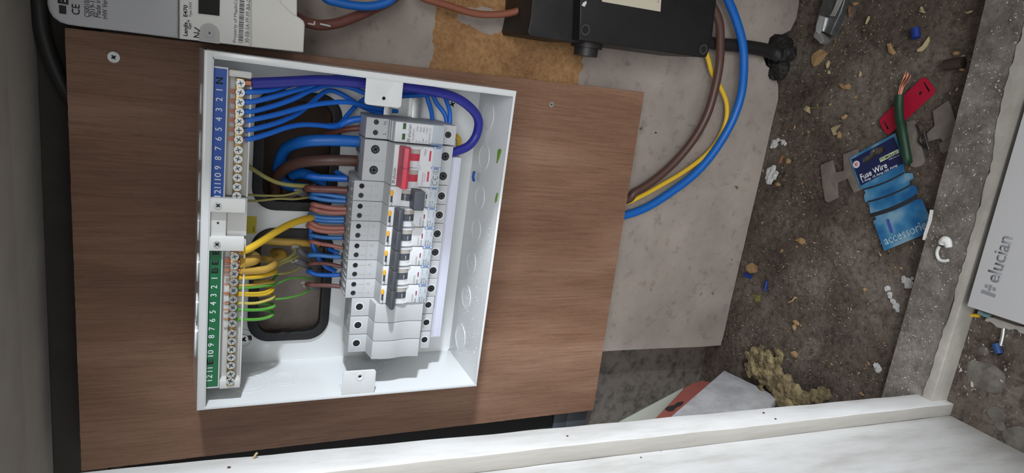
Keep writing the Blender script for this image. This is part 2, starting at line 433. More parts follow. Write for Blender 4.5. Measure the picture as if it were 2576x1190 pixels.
b3 = lean(gridbox(0.0275, 0.0405, -0.2705, -0.2465, OF+0.001, 0.62, 0.012, 0.0004, seed=5))
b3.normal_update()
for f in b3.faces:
    if f.normal.y < -.8: f.material_index = 1  # front face of the stop: its weaker light put in as duller beige
st('trim_3', b3, [TIMBERM, mat('shaded_beige_side', (170,166,158), .6, var=.12, vscale=30, stretch=(3,3,.4), bump=.3, bscale=120)])
# ------------------------------------------------------------------ plywood board
bt = 0.0095
corners = [(163,70),(1621,232),(1492,1032)]
A, B, C = [aY(*q, 0) for q in corners]; D = aY(205, 1185, 0)
outer = [(C.x+.001, C.z+.004), (C.x, C.z+.0015), (C.x+.0015, C.z)]
def seg(p, q, n, j, s):
    r = random.Random(s); return [(p[0]+(q[0]-p[0])*k/n+r.uniform(-j,j), p[1]+(q[1]-p[1])*k/n+r.uniform(-j,j)) for k in range(1,n)]
c4 = [(C.x,C.z),(D.x,D.z),(A.x,A.z),(B.x,B.z)]
outer = []
for i in range(4): outer += [c4[i]] + seg(c4[i], c4[(i+1)%4], 90, 0.00018, i)
G1 = (0.1545, 0.2495, 0.1375, 0.196)   # holes behind the two cable openings x0,x1,z0,z1
G2 = (0.028, 0.1255, 0.1375, 0.196)
bd = thing('plywood_board', 'large reddish brown plywood board screwed to the wall behind the white enclosure', 'board', ((c4[0][0]+c4[3][0])/2, 0.005, C.z))
obj('panel', plate([outer, rrect(G1[0],G1[1],G1[2],G1[3],0.004), rrect(G2[0],G2[1],G2[2],G2[3],0.004)], wallf(bt), bt), PLY, bd, smooth=False)
def csk(bm, c, r, n=(0,-1,0)):   # countersunk screw head with a cross recess
    c = Vector(c); n = Vector(n); cyl(bm, c-n*0.001, c+n*0.0004, r*0.96, 24, r); return bm
def cross(c, r, parent, rot=0.5, n=(0,-1,0), m=None, w=.15):
    M = frame(Vector(c)+Vector(n)*0.0003, (math.cos(rot),0,math.sin(rot)) if abs(n[1]) > .5 else (math.cos(rot), math.sin(rot), 0), n); b = NM()
    box(b, -r*.62, r*.62, -r*w, r*w, 0, .00025, M=M); box(b, -r*w, r*w, -r*.62, r*.62, 0, .00025, M=M)
    return obj('cross_recess', b, m or HOLE, parent, smooth=False)
for (u, v, r) in ((286,144,.0042),(1387,263,.0026)):
    p = aY(u, v, -0.0002); s = obj('screw', csk(NM(), p, r), STEEL, bd, label='zinc cross-head screw'); cross(p+Vector((0,-.0002,0)), r*.7, s, 0.7, m=SLOTM, w=.2)

obj('opening_backing', box(NM(), .146,.262,.0285,.0345,.1300,.2150,.0005), mat('dark_brown_backing',(78,58,46),.7,var=.3,vscale=30), None, label='dark brown sheet added behind the upper cable opening', cat='backing sheet')  # brown sheet added to darken what shows through the upper opening
# ------------------------------------------------------------------ consumer unit tray
W, H, DP = 0.2803, 0.242, 0.0802
en = thing('electrical_enclosure', 'open white metal consumer unit tray fixed on the brown plywood board', 'fuse box', (W/2, -0.001, 0))
t1 = 0.0012; Yb = -0.0002
bm = plate([rrect(0.0,W,0.0,H,0.002), rrect(0.1495,0.2545,0.1315,0.2025,0.019,8), rrect(0.022,0.131,0.1305,0.2018,0.019,8)], wallf(Yb), t1)
for (x0,x1,z0,z1) in ((-t1,0,-t1,H),(W,W+t1,-t1,H),(-t1,W+t1,-t1,0)): box(bm, x0,x1,-DP,Yb,z0,z1,0.0005)
b2 = box(NM(), -t1,W+t1,-DP,Yb,H,H+t1)
for v in b2.verts:
    if v.co.y > -0.01: v.co.z += 0.0042
merge(bm, b2)
# folded rim: broad at the top and right-hand sides, thin elsewhere
Ym = -DP
box(bm, -t1, W+t1, Ym-0.0012, Ym, H-0.0045, H+t1, 0.0005); box(bm, 0.001, W-0.001, Ym, Ym+0.004, H-0.0052, H-0.0044)
box(bm, W-0.0032, W+t1-.0001, Ym-0.0011, Ym+.0001, -t1+.0001, H-.0043, 0.0003); box(bm, W-0.004, W-0.0032, Ym, Ym+0.004, 0.001, H-0.002)
box(bm, -t1+.0001, 0.001, Ym-0.0011, Ym+.0001, -t1+.0001, H-.0043, 0.0003); box(bm, .0008, W-.003, Ym-0.0010, Ym+.0001, -t1+.0002, 0.0012, 0.0003)
obj('tray', bm, WMET, en)
# knockouts pressed into the sides
for (u, v, r) in ((1228,292,.0135),(1218,395,.0125),(1207,496,.0115),(1198,578,.0110),(1186,660,.0110),(1173,747,.0115),(1158,848,.0135)):
    p = aZ(u, v, 0.0); b = NM(); ringm(b, (p.x, p.y, 0.0), (0,0,1), r-.0008, r+.0002, 0.0005, 40); cyl(b, (p.x,p.y,-.0001),(p.x,p.y,.00022), r-.0012, 40)
    obj('knockout', b, WMET, en)
for x in (0.245,0.21,0.178,0.146,0.112,0.078): 
    b = NM(); cyl(b, (x,-.055,H+t1+.0010),(x,-.055,H+t1+.0022), .0115, 32); obj('knockout', b, WMET, en)
b = NM(); cyl(b, (0.05,-.052,H+t1+.0010),(0.05,-.052,H+t1+.0026), .016, 32); obj('knockout', b, WMET, en, label='large bright round knockout')
for (y, z, r) in ((-.043,.203,.0165),(-.04,.172,.0125),(-.022,.095,.02)):
    b = NM(); ringm(b, (0,y,z), (1,0,0), r-.0008, r+.0002, .0005, 44); ringm(b, (0,y,z), (1,0,0), r*.66, r*.66+.0007, .0004, 44); obj('knockout', b, WMET, en)
# cover fixing lugs
for (x0,x1,z0,z1,cx,cz) in ((0.2559,W,0.0985,0.1283,0.2622,0.1131),(0.0,0.0233,0.0986,0.1278,0.0172,0.1128)):
    r = .0028
    lug = rrect(x0,x1+.001 if x0>.1 else x1,z0,z1,r) if x0>.1 else rrect(x0-.001,x1,z0,z1,r)
    b = plate([lug, circ(cx,cz,.0014)], wallf(-.0778), .0014, bev=.0003)
    box(b, (x1-.0012 if x0>.1 else x0+.0), (x1 if x0>.1 else x0+.0012), -.0785, -.0600, z0+.001, z1-.001)
    ringm(b, (cx,-.0791,cz), (0,-1,0), .0026, .0036, .0005); cyl(b, (cx,-.0790,cz),(cx,-.0795,cz), .0036, 28, .0036) if False else None
    l = obj('cover_lug', b, WMET, en)
    b = NM(); cyl(b, (cx,-.0778,cz),(cx,-.0770,cz), .0015); obj('threaded_hole', b, HOLE, l)
# rubber grommet strips lining both cable openings
for (x0,x1,z0,z1) in ((0.1495,0.2545,0.1315,0.2025),(0.022,0.131,0.1305,0.2018)):
    b = plate([rrect(x0-.001,x1+.001,z0-.001,z1+.001,0.020,8), rrect(x0+.0078,x1-.0078,z0+.0078,z1-.0078,0.0125,8)], wallf(.0035), .0075, bev=.001)
    obj('rubber_grommet', b, BLACK, en)
# DIN rail
b = NM(); box(b, .002,W-.004,-.0092,-.0080,.0705,.0885); box(b,.002,W-.004,-.0092,-.0014,.0697,.0707); box(b,.002,W-.004,-.0092,-.0014,.0883,.0893)
box(b,.002,W-.004,-.0152,-.0142,.0625,.0700,.0003); box(b,.002,W-.004,-.0152,-.0142,.0890,.0965,.0003); box(b,.002,W-.004,-.0150,-.0080,.0692,.0700); box(b,.002,W-.004,-.0150,-.0080,.0890,.0898)
obj('din_rail', b, STEEL, en)
# back fixing screws with pressed rings
p = aY(1137,262,-.0018); b = NM(); ringm(b, (p.x,-.0014,p.z), (0,-1,0), .0085, .0098, .0006); ringm(b, (p.x,-.0014,p.z), (0,-1,0), .0045, .0058, .0009); obj('fixing_boss', b, WMET, en)
s = obj('screw', csk(NM(), (p.x,-.0024,p.z), .0042), STEEL, en); cross((p.x,-.0027,p.z), .0042, s)
p = aY(612,853,-.0018); s = obj('screw', csk(NM(), (p.x,-.0024,p.z), .0044), STEEL, en); cross((p.x,-.0028,p.z), .0044, s, .9)
b = NM(); ringm(b, (p.x,-.0014,p.z), (0,-1,0), .0075, .0095, .0006); obj('fixing_boss', b, WMET, en)
q = aY(627,853,-.0014); obj('slotted_hole', plate([rrect(p.x-.0026+.001,p.x+.0032,q.z-.0035,q.z+.0045,.0025)], wallf(-.0013), .0003), mat('screw_slot_brown',(70,48,44),0.8), en)

# stuck-on maker's labels on the tray back
lb = obj('sticker', plate([[(.150,.2065),(.190,.2065),(.190,.2125),(.150,.2125)]], wallf(-.0014), .0002), PAPER, en, smooth=False)
for k in range(3):
    text('Tested to IEC 61439-3', frame((.1505+k*.001,-.00165,.2080+k*.0018),(1,0,0),(0,-1,0)), INK, lb, width=.034, height=.0010)
lb = obj('sticker', plate([rrect(.126,.142,.1985,.2095,.001)], wallf(-.0014), .0002), mat('yellow_label',(206,192,60),0.5), en, smooth=False, label='yellow label')
text('SEN', frame((.1275,-.00165,.2008),(1,0,0),(0,-1,0)), DINK, lb, width=.0050, height=.0016)

# ------------------------------------------------------------------ terminal bars
def screw_head(bm, x, y, z, r=.0031):
    cyl(bm, (x,y+.002,z),(x,y,z), r, 20); ringm(bm, (x,y,z), (0,-1,0), r*.78, r, .0004, 20)
def term_bar(name, label, ucol, screws, label_mat, lbl, hilite, x_lo, x_hi, nz):
    root = thing(name, label, 'terminal bar', ((x_lo+x_hi)/2, -.062, .213))
    Yf = -.0740
    b = NM()
    box(b, x_lo,x_hi,-.0660,-.0645,.2105,.2270,.0004); box(b, x_lo,x_hi,-.073,-.05,.2268,.2282,.0004)
    box(b, x_lo,x_hi,-.0620,-.0600,.2105,.2270,.0004); box(b, x_lo,x_hi,-.070,-.0600,.2105,.2120,.0004)
    if nz: box(b, x_hi-.004,x_hi+.001,-.0765,-.0600,.2112,.2268,.0012)
    else: box(b, x_lo-.001,x_lo+.006,-.0745,-.0600,.2112,.2268,.0006)
    # cut-away front: leave slot by lowering it (bar stands proud)
    obj('carrier', b, WPL, root)
    zb = .2187
    b = box(NM(), x_lo+.002 if not nz else min(screws)-.003, max(screws)+.0035, -.0752,-.0640, zb-.0029, zb+.0029, .0003)
    bar = obj('brass_bar', b, BRASS, root)
    for i, x in enumerate(screws):
        b = NM(); screw_head(b, x, -.0762, zb); s = obj('terminal_screw', b, STEEL, bar)
        cross((x,-.0764,zb), .0030, s, 0.3+i*0.9, m=SLOTM, w=.09)
    ls = obj('label_strip', plate([[(lbl[0],.2272),(lbl[1],.2272),(lbl[1],.2376),(lbl[0],.2376)]], wallf(-.0735), .0012), WPL2, root, smooth=False)
    ls2 = obj('printed_label', plate([[(lbl[0]+.0015,.2280),(lbl[1]-.0012,.2280),(lbl[1]-.0012,.2369),(lbl[0]+.0015,.2369)]], wallf(-.0748), .0002), label_mat, ls, smooth=False)
    ls2.parent = root; ls2.location = wloc(ls)-wloc(root)
    for ch, v in hilite:
        p = aY(ucol(v), v, -.0752); black = ch in 'NEB' 
        text(ch, frame((p.x,-.0751,p.z),(1,0,0),(0,-1,0)), DINK if black else WINK, ls2, height=.0047 if black else .0043, width=.0046 if black else (None if len(ch)==1 else (.0036 if ch == '11' else .0054)), align='CENTER', bold=.03 if black else 0)
    return root
sN = [aY(604-(v-210)*.0248, v, -.0764).x for v in (209.5,232.7,257.4,281.8,305.3,328,351.4,377.6,400.3,424,447,470.6,493)]
term_bar('neutral_terminal_bar', 'blue labelled neutral terminal bar numbered N to 12 with thirteen screws', lambda v: 552-(v-203)*.018, sN, BLUEL,
         (.1735,.2710), [('N',203),('1',226),('2',250),('3',276),('4',300),('5',325),('6',349),('7',373),('8',398),('9',422),('10',444),('11',467),('12',486)], .1745, .2690, True)
vE = (646,669,689,710,731,754,774,793,814,839,859,880,900,920,942,960)
sE = [aY(592-(v-646)*.066, v, -.0764).x for v in vE]
term_bar('earth_terminal_bar', 'green labelled earth terminal bar with sixteen screws and yellow wires', lambda v: 542-(v-648)*.052, sE, GREENL,
         (.0145,.1420), [('E',634),('E',659),('B',680),('1',700),('2',722),('3',743),('4',764),('5',785),('6',806),('7',827),('8',847),('9',868),('10',889),('E',910),('11',930),('12',951)], .0140, .1400, False)
br = thing('terminal_bar_bracket', 'white plastic bracket with two screws between the blue and green labelled terminal bars', 'bracket', (.155,-.06,.21))
b = NM(); box(b, .1430,.1735,-.0752,-.070,.2255,.2375,.0004); box(b, .1430,.1735,-.070,-.060,.2105,.2262,.0004)
obj('web', b, WPL, br)
for (v0, v1) in ((499,535),(597,632)):
    xa = aY(560,v1,-.0795).x; xc = aY(560,v0,-.0795).x
    cp_ = obj('clamp', box(NM(), xa, xc, -.0795,-.0735,.2122,.2376,.0008), WPL, br)
    c = ((xa+xc)/2, -.0797, .2315); s = obj('screw', csk(NM(), c, .0027), STEEL, cp_); cross((c[0],c[1]-.0002,c[2]), .0027, s, .8)
b = NM(); cyl(b, (.1545,-.0753,.2312),(.1545,-.0755,.2312), .0008); obj('pin_hole', b, HOLE, br)

# ------------------------------------------------------------------ devices on the rail
PITCH = .0178; X0 = .2347
def xc(i): return X0-i*PITCH          # centre of module i (0 = surge arrester, 1-2 switch, 3-8 breakers, 9-11 blanks)
YS, YN = -.0560, -.0722               # shoulder and nose faces
def profile(top, shl_in, n0, n1, bot, curve=False, nose=YN):
    # (y, z) outline
    P = [(-.0095, top-.004), (-.030, top), (YS, top), (YS, shl_in), (nose, n0)]
    if curve:
        for k in range(1, 12):
            t = k/12; P.append((nose-.0016*math.sin(math.pi*min(t*1.6,1))+.0012*math.sin(math.pi*max(0,(t-.45)/.55))*.9, n0+(n1-n0)*t))
    P += [(nose, n1), (YS, n1-.0008), (YS, bot), (-.030, bot), (-.0095, bot+.004)]
    return P
def body(P, x0, x1, bev=.0003):
    M = Matrix(((0,0,1,x0),(1,0,0,0),(0,1,0,0),(0,0,0,1)))   # local (y,z) -> world, extrude along X
    return plate([P], M, x1-x0, bev=bev)
def pit(parent, x, z, r, Y, m=HOLE, collar=WPL2, screw=True, cw=.0007, rot=.5):
    b = NM(); ringm(b, (x,Y,z), (0,-1,0), r, r+cw, .00035, 28); c = obj('screw_collar', b, collar, parent)
    b = NM(); cyl(b, (x,Y+.0002,z),(x,Y-.00012,z), r, 28); h = obj('screw_recess', b, m, c)
    if screw:
        b = NM(); cyl(b, (x,Y-.00005,z-.0002),(x,Y-.0003,z-.0002), r*.74, 20)
        M = frame((x,Y-.0003,z-.0002),(math.cos(rot),0,math.sin(rot)),(0,-1,0))
        s = obj('screw', b, DSTEEL, c)
        b = NM(); box(b,-r*.6,r*.6,-r*.13,r*.13,0,.0001,M=M); box(b,-r*.13,r*.13,-r*.6,r*.6,0,.0001,M=M); sx = obj('screw_slot', b, HOLE, c, smooth=False)
def carriage(root, x, wd, on, barrel_m, caps=True):
    # white collar with the rotating barrel between its cheeks
    b = NM()
    n = 10
    def arch(b, xa, xb, r, zc, yc, sq=.8):
        seg = 20; vs = []
        for xx in (xa, xb): vs.append([b.verts.new((xx, yc-r*math.sin(math.pi*k/seg)*sq, zc+r*math.cos(math.pi*k/seg))) for k in range(seg+1)])
        for k in range(seg): b.faces.new((vs[0][k], vs[1][k], vs[1][k+1], vs[0][k+1]))
        b.faces.new(vs[0][::-1]); b.faces.new(vs[1]); b.faces.new((vs[0][0], vs[0][-1], vs[1][-1], vs[1][0]))
    zc = .0830
    arch(b, x-wd/2, x-wd/2+.0014, .0092, zc, YN+.001, .42); arch(b, x+wd/2-.0014, x+wd/2, .0092, zc, YN+.001, .42)
    arch(b, x-wd/2+.0014, x-.0030, .0072, zc, YN+.001, .50)
    obj('toggle_collar', b, WPL2, root)
    b = NM(); arch(b, x+.0030, x+wd/2-.0014, .0072, zc, YN+.001, .50); obj('toggle_cheek', b, PALE, root)
    b = NM(); arch(b, x-.0030, x+.0030, .0070, zc, YN+.001, .56); return obj('toggle_barrel', b, barrel_m, root)
def holder(root, x0, x1, z0=.0572, z1=.0650, text_rows=()):
    c = obj('label_window', box(NM(), x0+.0003, x1-.0003, YN-.0006, YN-.0001, z0, z1, .0001), CLEAR, root)
    for xx in (x1-.0009,):
        b = NM(); box(b, xx, xx+.0016, YN-.0012, YN-.0003, z0-.0006, z1+.0006, .0002); k = obj('hinge_clip', b, CLIP, c)
        b = NM(); box(b, xx+.0002, xx+.0014, YN-.0014, YN-.0012, z1-.0014, z1-.0002); box(b, xx+.0002, xx+.0014, YN-.0014, YN-.0012, z0+.0002, z0+.0014); obj('clip_pin', b, LILAC, k)
    return c
def top_entries(root, x, top, ys, wds):
    for (dx, w2, y0, y1) in wds:
        b = NM(); box(b, x+dx-w2, x+dx+w2, y0, y1, top-.0001, top+.0002); obj('cable_entry', b, mat('entry_grey',(104,106,110),.7), root, smooth=False)
def logo(M, m, parent, h, wd):   # three small bars and the word
    b = NM(); u = h/5
    box(b, 0, u*.9, 0, h, 0, .0001, M=M @ Matrix.Translation((0,-h/2,0)))
    for k in (0, 1):
        for j in (0, 1): box(b, u*1.5+j*u*1.9, u*3.0+j*u*1.9, h*(.12+.46*k), h*(.40+.46*k), 0, .0001, M=M @ Matrix.Translation((0,-h/2,0)))
    obj('logo_mark', b, m, parent, smooth=False)
    text('elucian', M @ Matrix.Translation((h*1.35, 0, 0)), m, parent, width=wd-h*1.35, height=h*1.05, th=.0001)
# six breakers
circ_names = ['uppermost, next to the red switch, its charcoal lever switched off', 'second below the red switch, lever up', 'third below the red switch, lever up', 'fourth below the red switch, lever up', 'fifth below the red switch, lever up', 'last, beside the blank modules, lever up']
circ_names = ['first from the red switch, charcoal lever flipped down to off', 'second from the red switch, marked B32A, lever on', 'third from the red switch, marked B32A, lever on', 'fourth from the red switch, marked B6A, lever on', 'fifth from the red switch, marked B6A, lever on', 'sixth from the red switch, touching the blank modules, lever on']
for i in range(6):
    m_ = 3+i; x = xc(m_); wd = .0174; x0, x1 = x-wd/2, x+wd/2
    root = thing('circuit_breaker', 'white circuit breaker, '+circ_names[i], 'circuit breaker', (x, -.01, .042), group='white circuit breakers on the rail')
    obj('housing', body(profile(.1265,.1010,.0995,.0582,.0423), x0, x1), GPL, root)
    b = NM(); box(b, x0+.0006,x1-.0004, YN-.0005, YN+.0005, .0588, .0990, .0004); obj('face', b, WPL2, root)
    top_entries(root, x, .1265, 0, [(.0042,.0026,-.0345,-.0262),(-.0042,.0026,-.0370,-.0262)])
    b = NM(); box(b, x-.0010,x+.0010,-.050,-.040,.1264,.1272,.0002); box(b, x-.0072,x-.0058,-.052,-.034,.1264,.1270,.0002); box(b, x+.0058,x+.0072,-.052,-.034,.1264,.1270,.0002); obj('guide_rib', b, GPL, root)
    pit(root, x+.0042, .1199, .0022, YS, screw=False, cw=.0001, collar=GPL); pit(root, x-.0040, .1199, .0022, YS, cw=.0001, collar=GPL, rot=.4+i)
    b = NM(); box(b, x+.0040,x+.0042,YS-.0002,YS,.1112,.1165); box(b, x-.0042,x-.0040,YS-.0002,YS,.1112,.1165); box(b, x0+.0002,x1-.0002,YS-.0002,YS,.1110,.1112); obj('embossed_line', b, PALE, root, smooth=False)
    for dx, s in ((.0046,'N'),(-.0040,'L')):
        wtext(s, x+dx, .1082, YS, PALE, root, height=.0014, align='CENTER'); wtext('OUT', x+dx, .1062, YS, PALE, root, height=.0010, align='CENTER')
    pit(root, x-.0010, .0475, .0034, YS, rot=.2+i*.5, cw=.0009)
    # test button over its slot
    b = NM(); box(b, x-.0052,x+.0004,YN-.0006,YN-.0004,.0967,.0986,.0001); sl = obj('test_slot', b, SLOT, root, label='grey slot under the button')
    b = plate([circ(x+.0030,.0980,.0026,20,.0014)], wallf(YN-.0004), .0014, bev=.0004); obj('test_button', b, YELB, root, label='amber oval test button')
    logo(frame((x-.0082,YN-.0006,.0972),(1,0,0),(0,-1,0)), INK, root, .0013, .0052)
    carriage(root, x, .0160, i > 0, LEVER)
    lv = NM()
    if i == 0:
        box(lv, x0+.0002, x1-.0006, -.0872, -.0735, .0728, .0822, .0010, 3); l = obj('lever', lv, LEVER, root)
        wtext('O-OFF', x-.0026, .0868, YN-.0031, WINK, root, width=.0052, height=.0012)
    else:
        P = [(-.0770,.0900),(-.0790,.0872),(-.0872,.0905),(-.0880,.0925),(-.0872,.0940),(-.0735,.0945),(-.0735,.0900)]
        l = obj('lever', body(P, x0-.0001 if i < 5 else x0+.0000, x1+.0001, bev=.0007), LEVER, root)
        wtext('I-ON', x-.0024, .0808, YN-.0030, WINK, root, width=.0036, height=.0009)
    b = NM(); box(b, x-.0012,x+.0034,YN-.00065,YN-.0005,.0663,.0682); wn = obj('indicator_window', b, WPL2, root, smooth=False)
    b = NM(); box(b, x-.0009,x+.0031,YN-.00080,YN-.00065,.0666,.0676); obj('flag', b, DRED if i else SLOT, wn, smooth=False)
    wtext('B32A' if i < 3 else 'B6A', x-.0080, .0675, YN-.0004, INK, root, width=.0056 if i < 3 else .0042, height=.0016)
    if i: wtext('CURCBO32' if i < 3 else 'CURCBO06', x-.0080, .0702, YN-.0004, INK, root, width=.0078, height=.0012, bold=-.01)
    h = holder(root, x0, x1)
    for k, s in enumerate(('6000A 30mA', '230V ~ 50Hz', 'BS EN')):
        wtext(s, x-.0078, .0633-.0021*k, YN-.0006, INK, h, width=.0052 if k < 2 else .0032, height=.0010, bold=-.01, th=.00006)
        if k != 1: wtext('Type A' if k else 'I 1 0', x+.0010, .0633-.0021*k, YN-.0006, INK, h, width=.0042, height=.0009, bold=-.01, th=.00006)
    wtext('IN', x+.0062, .0540, YS, INK, root, height=.0010)
# three blank modules
for k in range(3):
    x = xc(9+k); wd = .0173
    nm = ['the one touching the last breaker','the middle one of three','the end one, furthest from the breakers'][k]
    root = thing('blanking_module', 'plain white blank module with a curved nose, '+nm, 'blank module', (x, -.01, .043), group='white blank modules at the end of the rail')
    obj('housing', body(profile(.1203,.1045,.1025,.0590,.0432,True), x-wd/2, x+wd/2, .0005), GPL, root)
    for z, r in ((.1132,.0032),(.0484,.0030)):
        b = NM(); ringm(b, (x+.0004,YS,z), (0,-1,0), r, r+.0009, .0003, 28); c = obj('hole_collar', b, WPL2, root)
        b = NM(); cyl(b, (x+.0004,YS+.0002,z),(x+.0004,YS-.00012,z), r, 28); box(b, x-.0009, x+.0002, YS-.0002, YS, z-r-.0006, z-r+.0006); obj('hole', b, HOLE, c)
    b = NM(); box(b, x-.003, x+.001, -.045, -.041, .1202, .1206); obj('moulded_slot', b, PALE, root)
# main switch, two modules wide
x = (xc(1)+xc(2))/2; wd = PITCH*2-.0005; x0, x1 = x-wd/2, x+wd/2
root = thing('main_switch', 'two-module white main switch with a red lever and red flags', 'main switch', (x, -.01, .042))
obj('housing', body(profile(.1203,.1012,.0990,.0585,.0415), x0, x1), GPL, root)
b = NM(); box(b, x0+.0006,x1-.0004, YN-.0005, YN+.0005, .0588, .0985, .0004); obj('face', b, WPL2, root)
b = NM(); box(b, x-.0001,x+.0001,YS-.0002,YS,.1015,.1195); obj('embossed_line', b, PALE, root, smooth=False)
for j, xx in enumerate((xc(1), xc(2))):
    pit(root, xx+.0008, .1110, .0037, YS, cw=.0002, collar=GPL, rot=.7+j); pit(root, xx-.0006, .0482, .0037, YS, cw=.0002, collar=GPL, rot=.2+j)
    top_entries(root, xx, .1203, 0, [(0,.0058,-.040,-.0245)])
    bb = carriage(root, xx-.0008 if j else xx-.0008, .0170, True, REDP)
    b = NM(); box(b, xx-.0038,xx+.0058,YN-.00065,YN-.0005,.0664,.0688); wn = obj('indicator_window', b, WPL2, root, smooth=False)
    b = NM(); box(b, xx-.0034,xx+.0054,YN-.00080,YN-.00065,.0668,.0684); obj('flag', b, REDP, wn, smooth=False)
P = [(-.0770,.0900),(-.0790,.0872),(-.0868,.0888),(-.0880,.0910),(-.0872,.0942),(-.0735,.0952),(-.0735,.0900)]
l = obj('lever', body(P, x0+.0002, x1-.0002, .0008), REDP, root, label='red lever spanning both poles')
b = NM(); box(b, x-.0001,x+.0001,-.0882,-.0740,.0885,.0950); obj('joint_line', b, DRED, l)
logo(frame((x0+.0022,YN-.0006,.0975),(1,0,0),(0,-1,0)), INK, root, .0026, .0130)
wtext('100A', x+.0100, .0722, YN-.0004, INK, root, width=.0058, height=.0016); wtext('CUSW100 BS EN 60947-3', x0+.0010, .0722, YN-.0004, INK, root, width=.0120, height=.0010, bold=-.01); wtext('AC-22A 230/400V~', x0+.0050, .0704, YN-.0004, INK, root, width=.0080, height=.0008, bold=-.01)
h1 = holder(root, x, x1); h2 = holder(root, x0, x)
b = NM()
def arcs(b, cx, cz, r, a0, a1, t, M=None, n=14):
    vs = []
    for k in range(n+1):
        a = math.radians(a0+(a1-a0)*k/n); vs.append([b.verts.new((cx+(r+s)*math.cos(a), YN-.0008, cz+(r+s)*math.sin(a))) for s in (-t/2, t/2)])
    for k in range(n): b.faces.new((vs[k][0], vs[k+1][0], vs[k+1][1], vs[k][1]))
arcs(b, x0+.0045, .0610, .0021, 50, 310, .0005); arcs(b, x0+.0093, .0610, .0021, 50, 310, .0005); box(b, x0+.0073, x0+.0092, YN-.00082, YN-.0007, .06085, .06125)
arcs(b, x0+.0142, .0612, .0023, 0, 360, .0003); obj('approval_marks', b, INK, h2, smooth=False)
wtext('S', x0+.0142, .0612, YN-.0006, INK, h2, height=.0028, align='CENTER', th=.0001)
wtext('2P 100A', x0+.0020, .0640, YN-.0006, INK, h2, width=.006, height=.0008, th=.00006)
# surge protection device
x = xc(0)+.0008; x0, x1 = x-.0086, x+.0086; YP = -.0668
root = thing('surge_protector', 'white surge protection device with two green windows above the red switch', 'surge protector', (x, -.01, .040))
P = profile(.1203,.1012,.0985,.0555,.0405, nose=YP); obj('housing', body(P, x0, x1), GPL, root)
b = NM(); box(b, x0+.0004,x1-.0004,YP-.0006,YP+.0003,.0560,.0985,.0003); fc = obj('face', b, WPL2, root)
b = NM()
for k in range(3): box(b, x0+.0002,x1-.0002, YS-.001-.0030*k, YS+.001-.0030*k, .1015-.0010*k, .1025-.0010*k, .0002)
obj('grip_rib', b, GPL, root)
for xx, s in ((x+.0052,'N'),(x-.0036,'L')):
    pit(root, xx, .1121, .0022, YS, cw=.0003, collar=GPL); wtext(s, xx-.0002, .1046, YS, INK, root, height=.0026, align='CENTER')
    b = plate([[(xx-.0029,.0897),(xx-.0022,.0890),(xx+.0022,.0890),(xx+.0029,.0897),(xx+.0029,.0921),(xx+.0022,.0928),(xx-.0022,.0928),(xx-.0029,.0921)]], wallf(YP-.0006), .0003); wn = obj('window_frame', b, WPL, root)
    b = NM(); box(b, xx-.0025,xx+.0025,YP-.0011,YP-.0009,.0897,.0921); obj('status_window', b, GREENW, wn, smooth=False, label='green status window')
pit(root, x+.0002, .0477, .0030, YS, cw=.0004)
logo(frame((x0+.0010,YP-.0006,.0862),(1,0,0),(0,-1,0)), INK, root, .0028, .0145)
for z, s, xx, w_ in ((.0846,'BY SCOLMORE',x0+.0100,.0046),(.0825,'CU1SPD275',x0+.0022,.0102),(.0795,'Uc',x0+.0010,.0018),(.0795,'~275V',x0+.0092,.0058),(.0766,'In',x0+.0010,.0014),(.0766,'20kA',x0+.0100,.0044),(.0738,'Imax',x0+.0010,.0038),(.0738,'40kA',x0+.0098,.0046),(.0710,'Up',x0+.0010,.0024),(.0710,'<1.5kV',x0+.0088,.0056),(.0682,'BS EN61643-11 CE',x0+.0010,.0130)):
    if s.startswith('BY'): continue
    wtext(s, xx, z, YP-.0005, INK, root, width=w_, height=.0016 if w_ < .012 else .0012, bold=-.005)
c = obj('label_window', box(NM(), x0+.0003, x1-.0003, YP-.0012, YP-.0007, .0558, .0655, .0001), CLEAR, root)
b = NM(); box(b, x0-.0003, x0+.0013, YP-.0024, YP-.0007, .0560, .0668, .0002); obj('hinge_clip', b, CLIP, c)
# insulated comb busbar under the breakers
root = thing('comb_busbar', 'long lilac-white plastic comb busbar strip running along the lower terminals', 'busbar', (.126, -.035, .028))
obj('insulating_strip', box(NM(), .0372, .2150, -.0462, -.0320, .0288, .0372, .0004), LILAC, root)
b = NM(); box(b, .0372, .2168, -.0475, -.0300, .0372, .0402, .0003)
for k in range(3): box(b, .0376, .2146, -.0466, -.0462, .0300+k*.0022, .0309+k*.0022)
obj('inner_strip', b, LILAC, root)

# ------------------------------------------------------------------ wires
def wire(name, label, pts, r, m, tip=None, stripe=None, group=None, n=8, cat='wire', seg=12):
    b = tube(NM(), pts, r, seg, n, stripe=stripe)
    o = obj(name, b, m, None, label=label, cat=cat, group=group)
    if tip:
        a = Vector(tip[0]); c = Vector(tip[1]); k = tip[2] if len(tip) > 2 else 3; d = (c-a).normalized(); N = d.orthogonal()
        b = NM()
        for j in range(k):
            off = (Matrix.Rotation(2*math.pi*j/k, 3, d) @ N.normalized())*r*(.42 if k > 1 else 0)
            cyl(b, a+off, c+off, r*(.36 if k > 1 else .62), 10)
        obj('copper_end', b, COPPER, o)
    return o
def yb(P): return [aY(*p) for p in P]
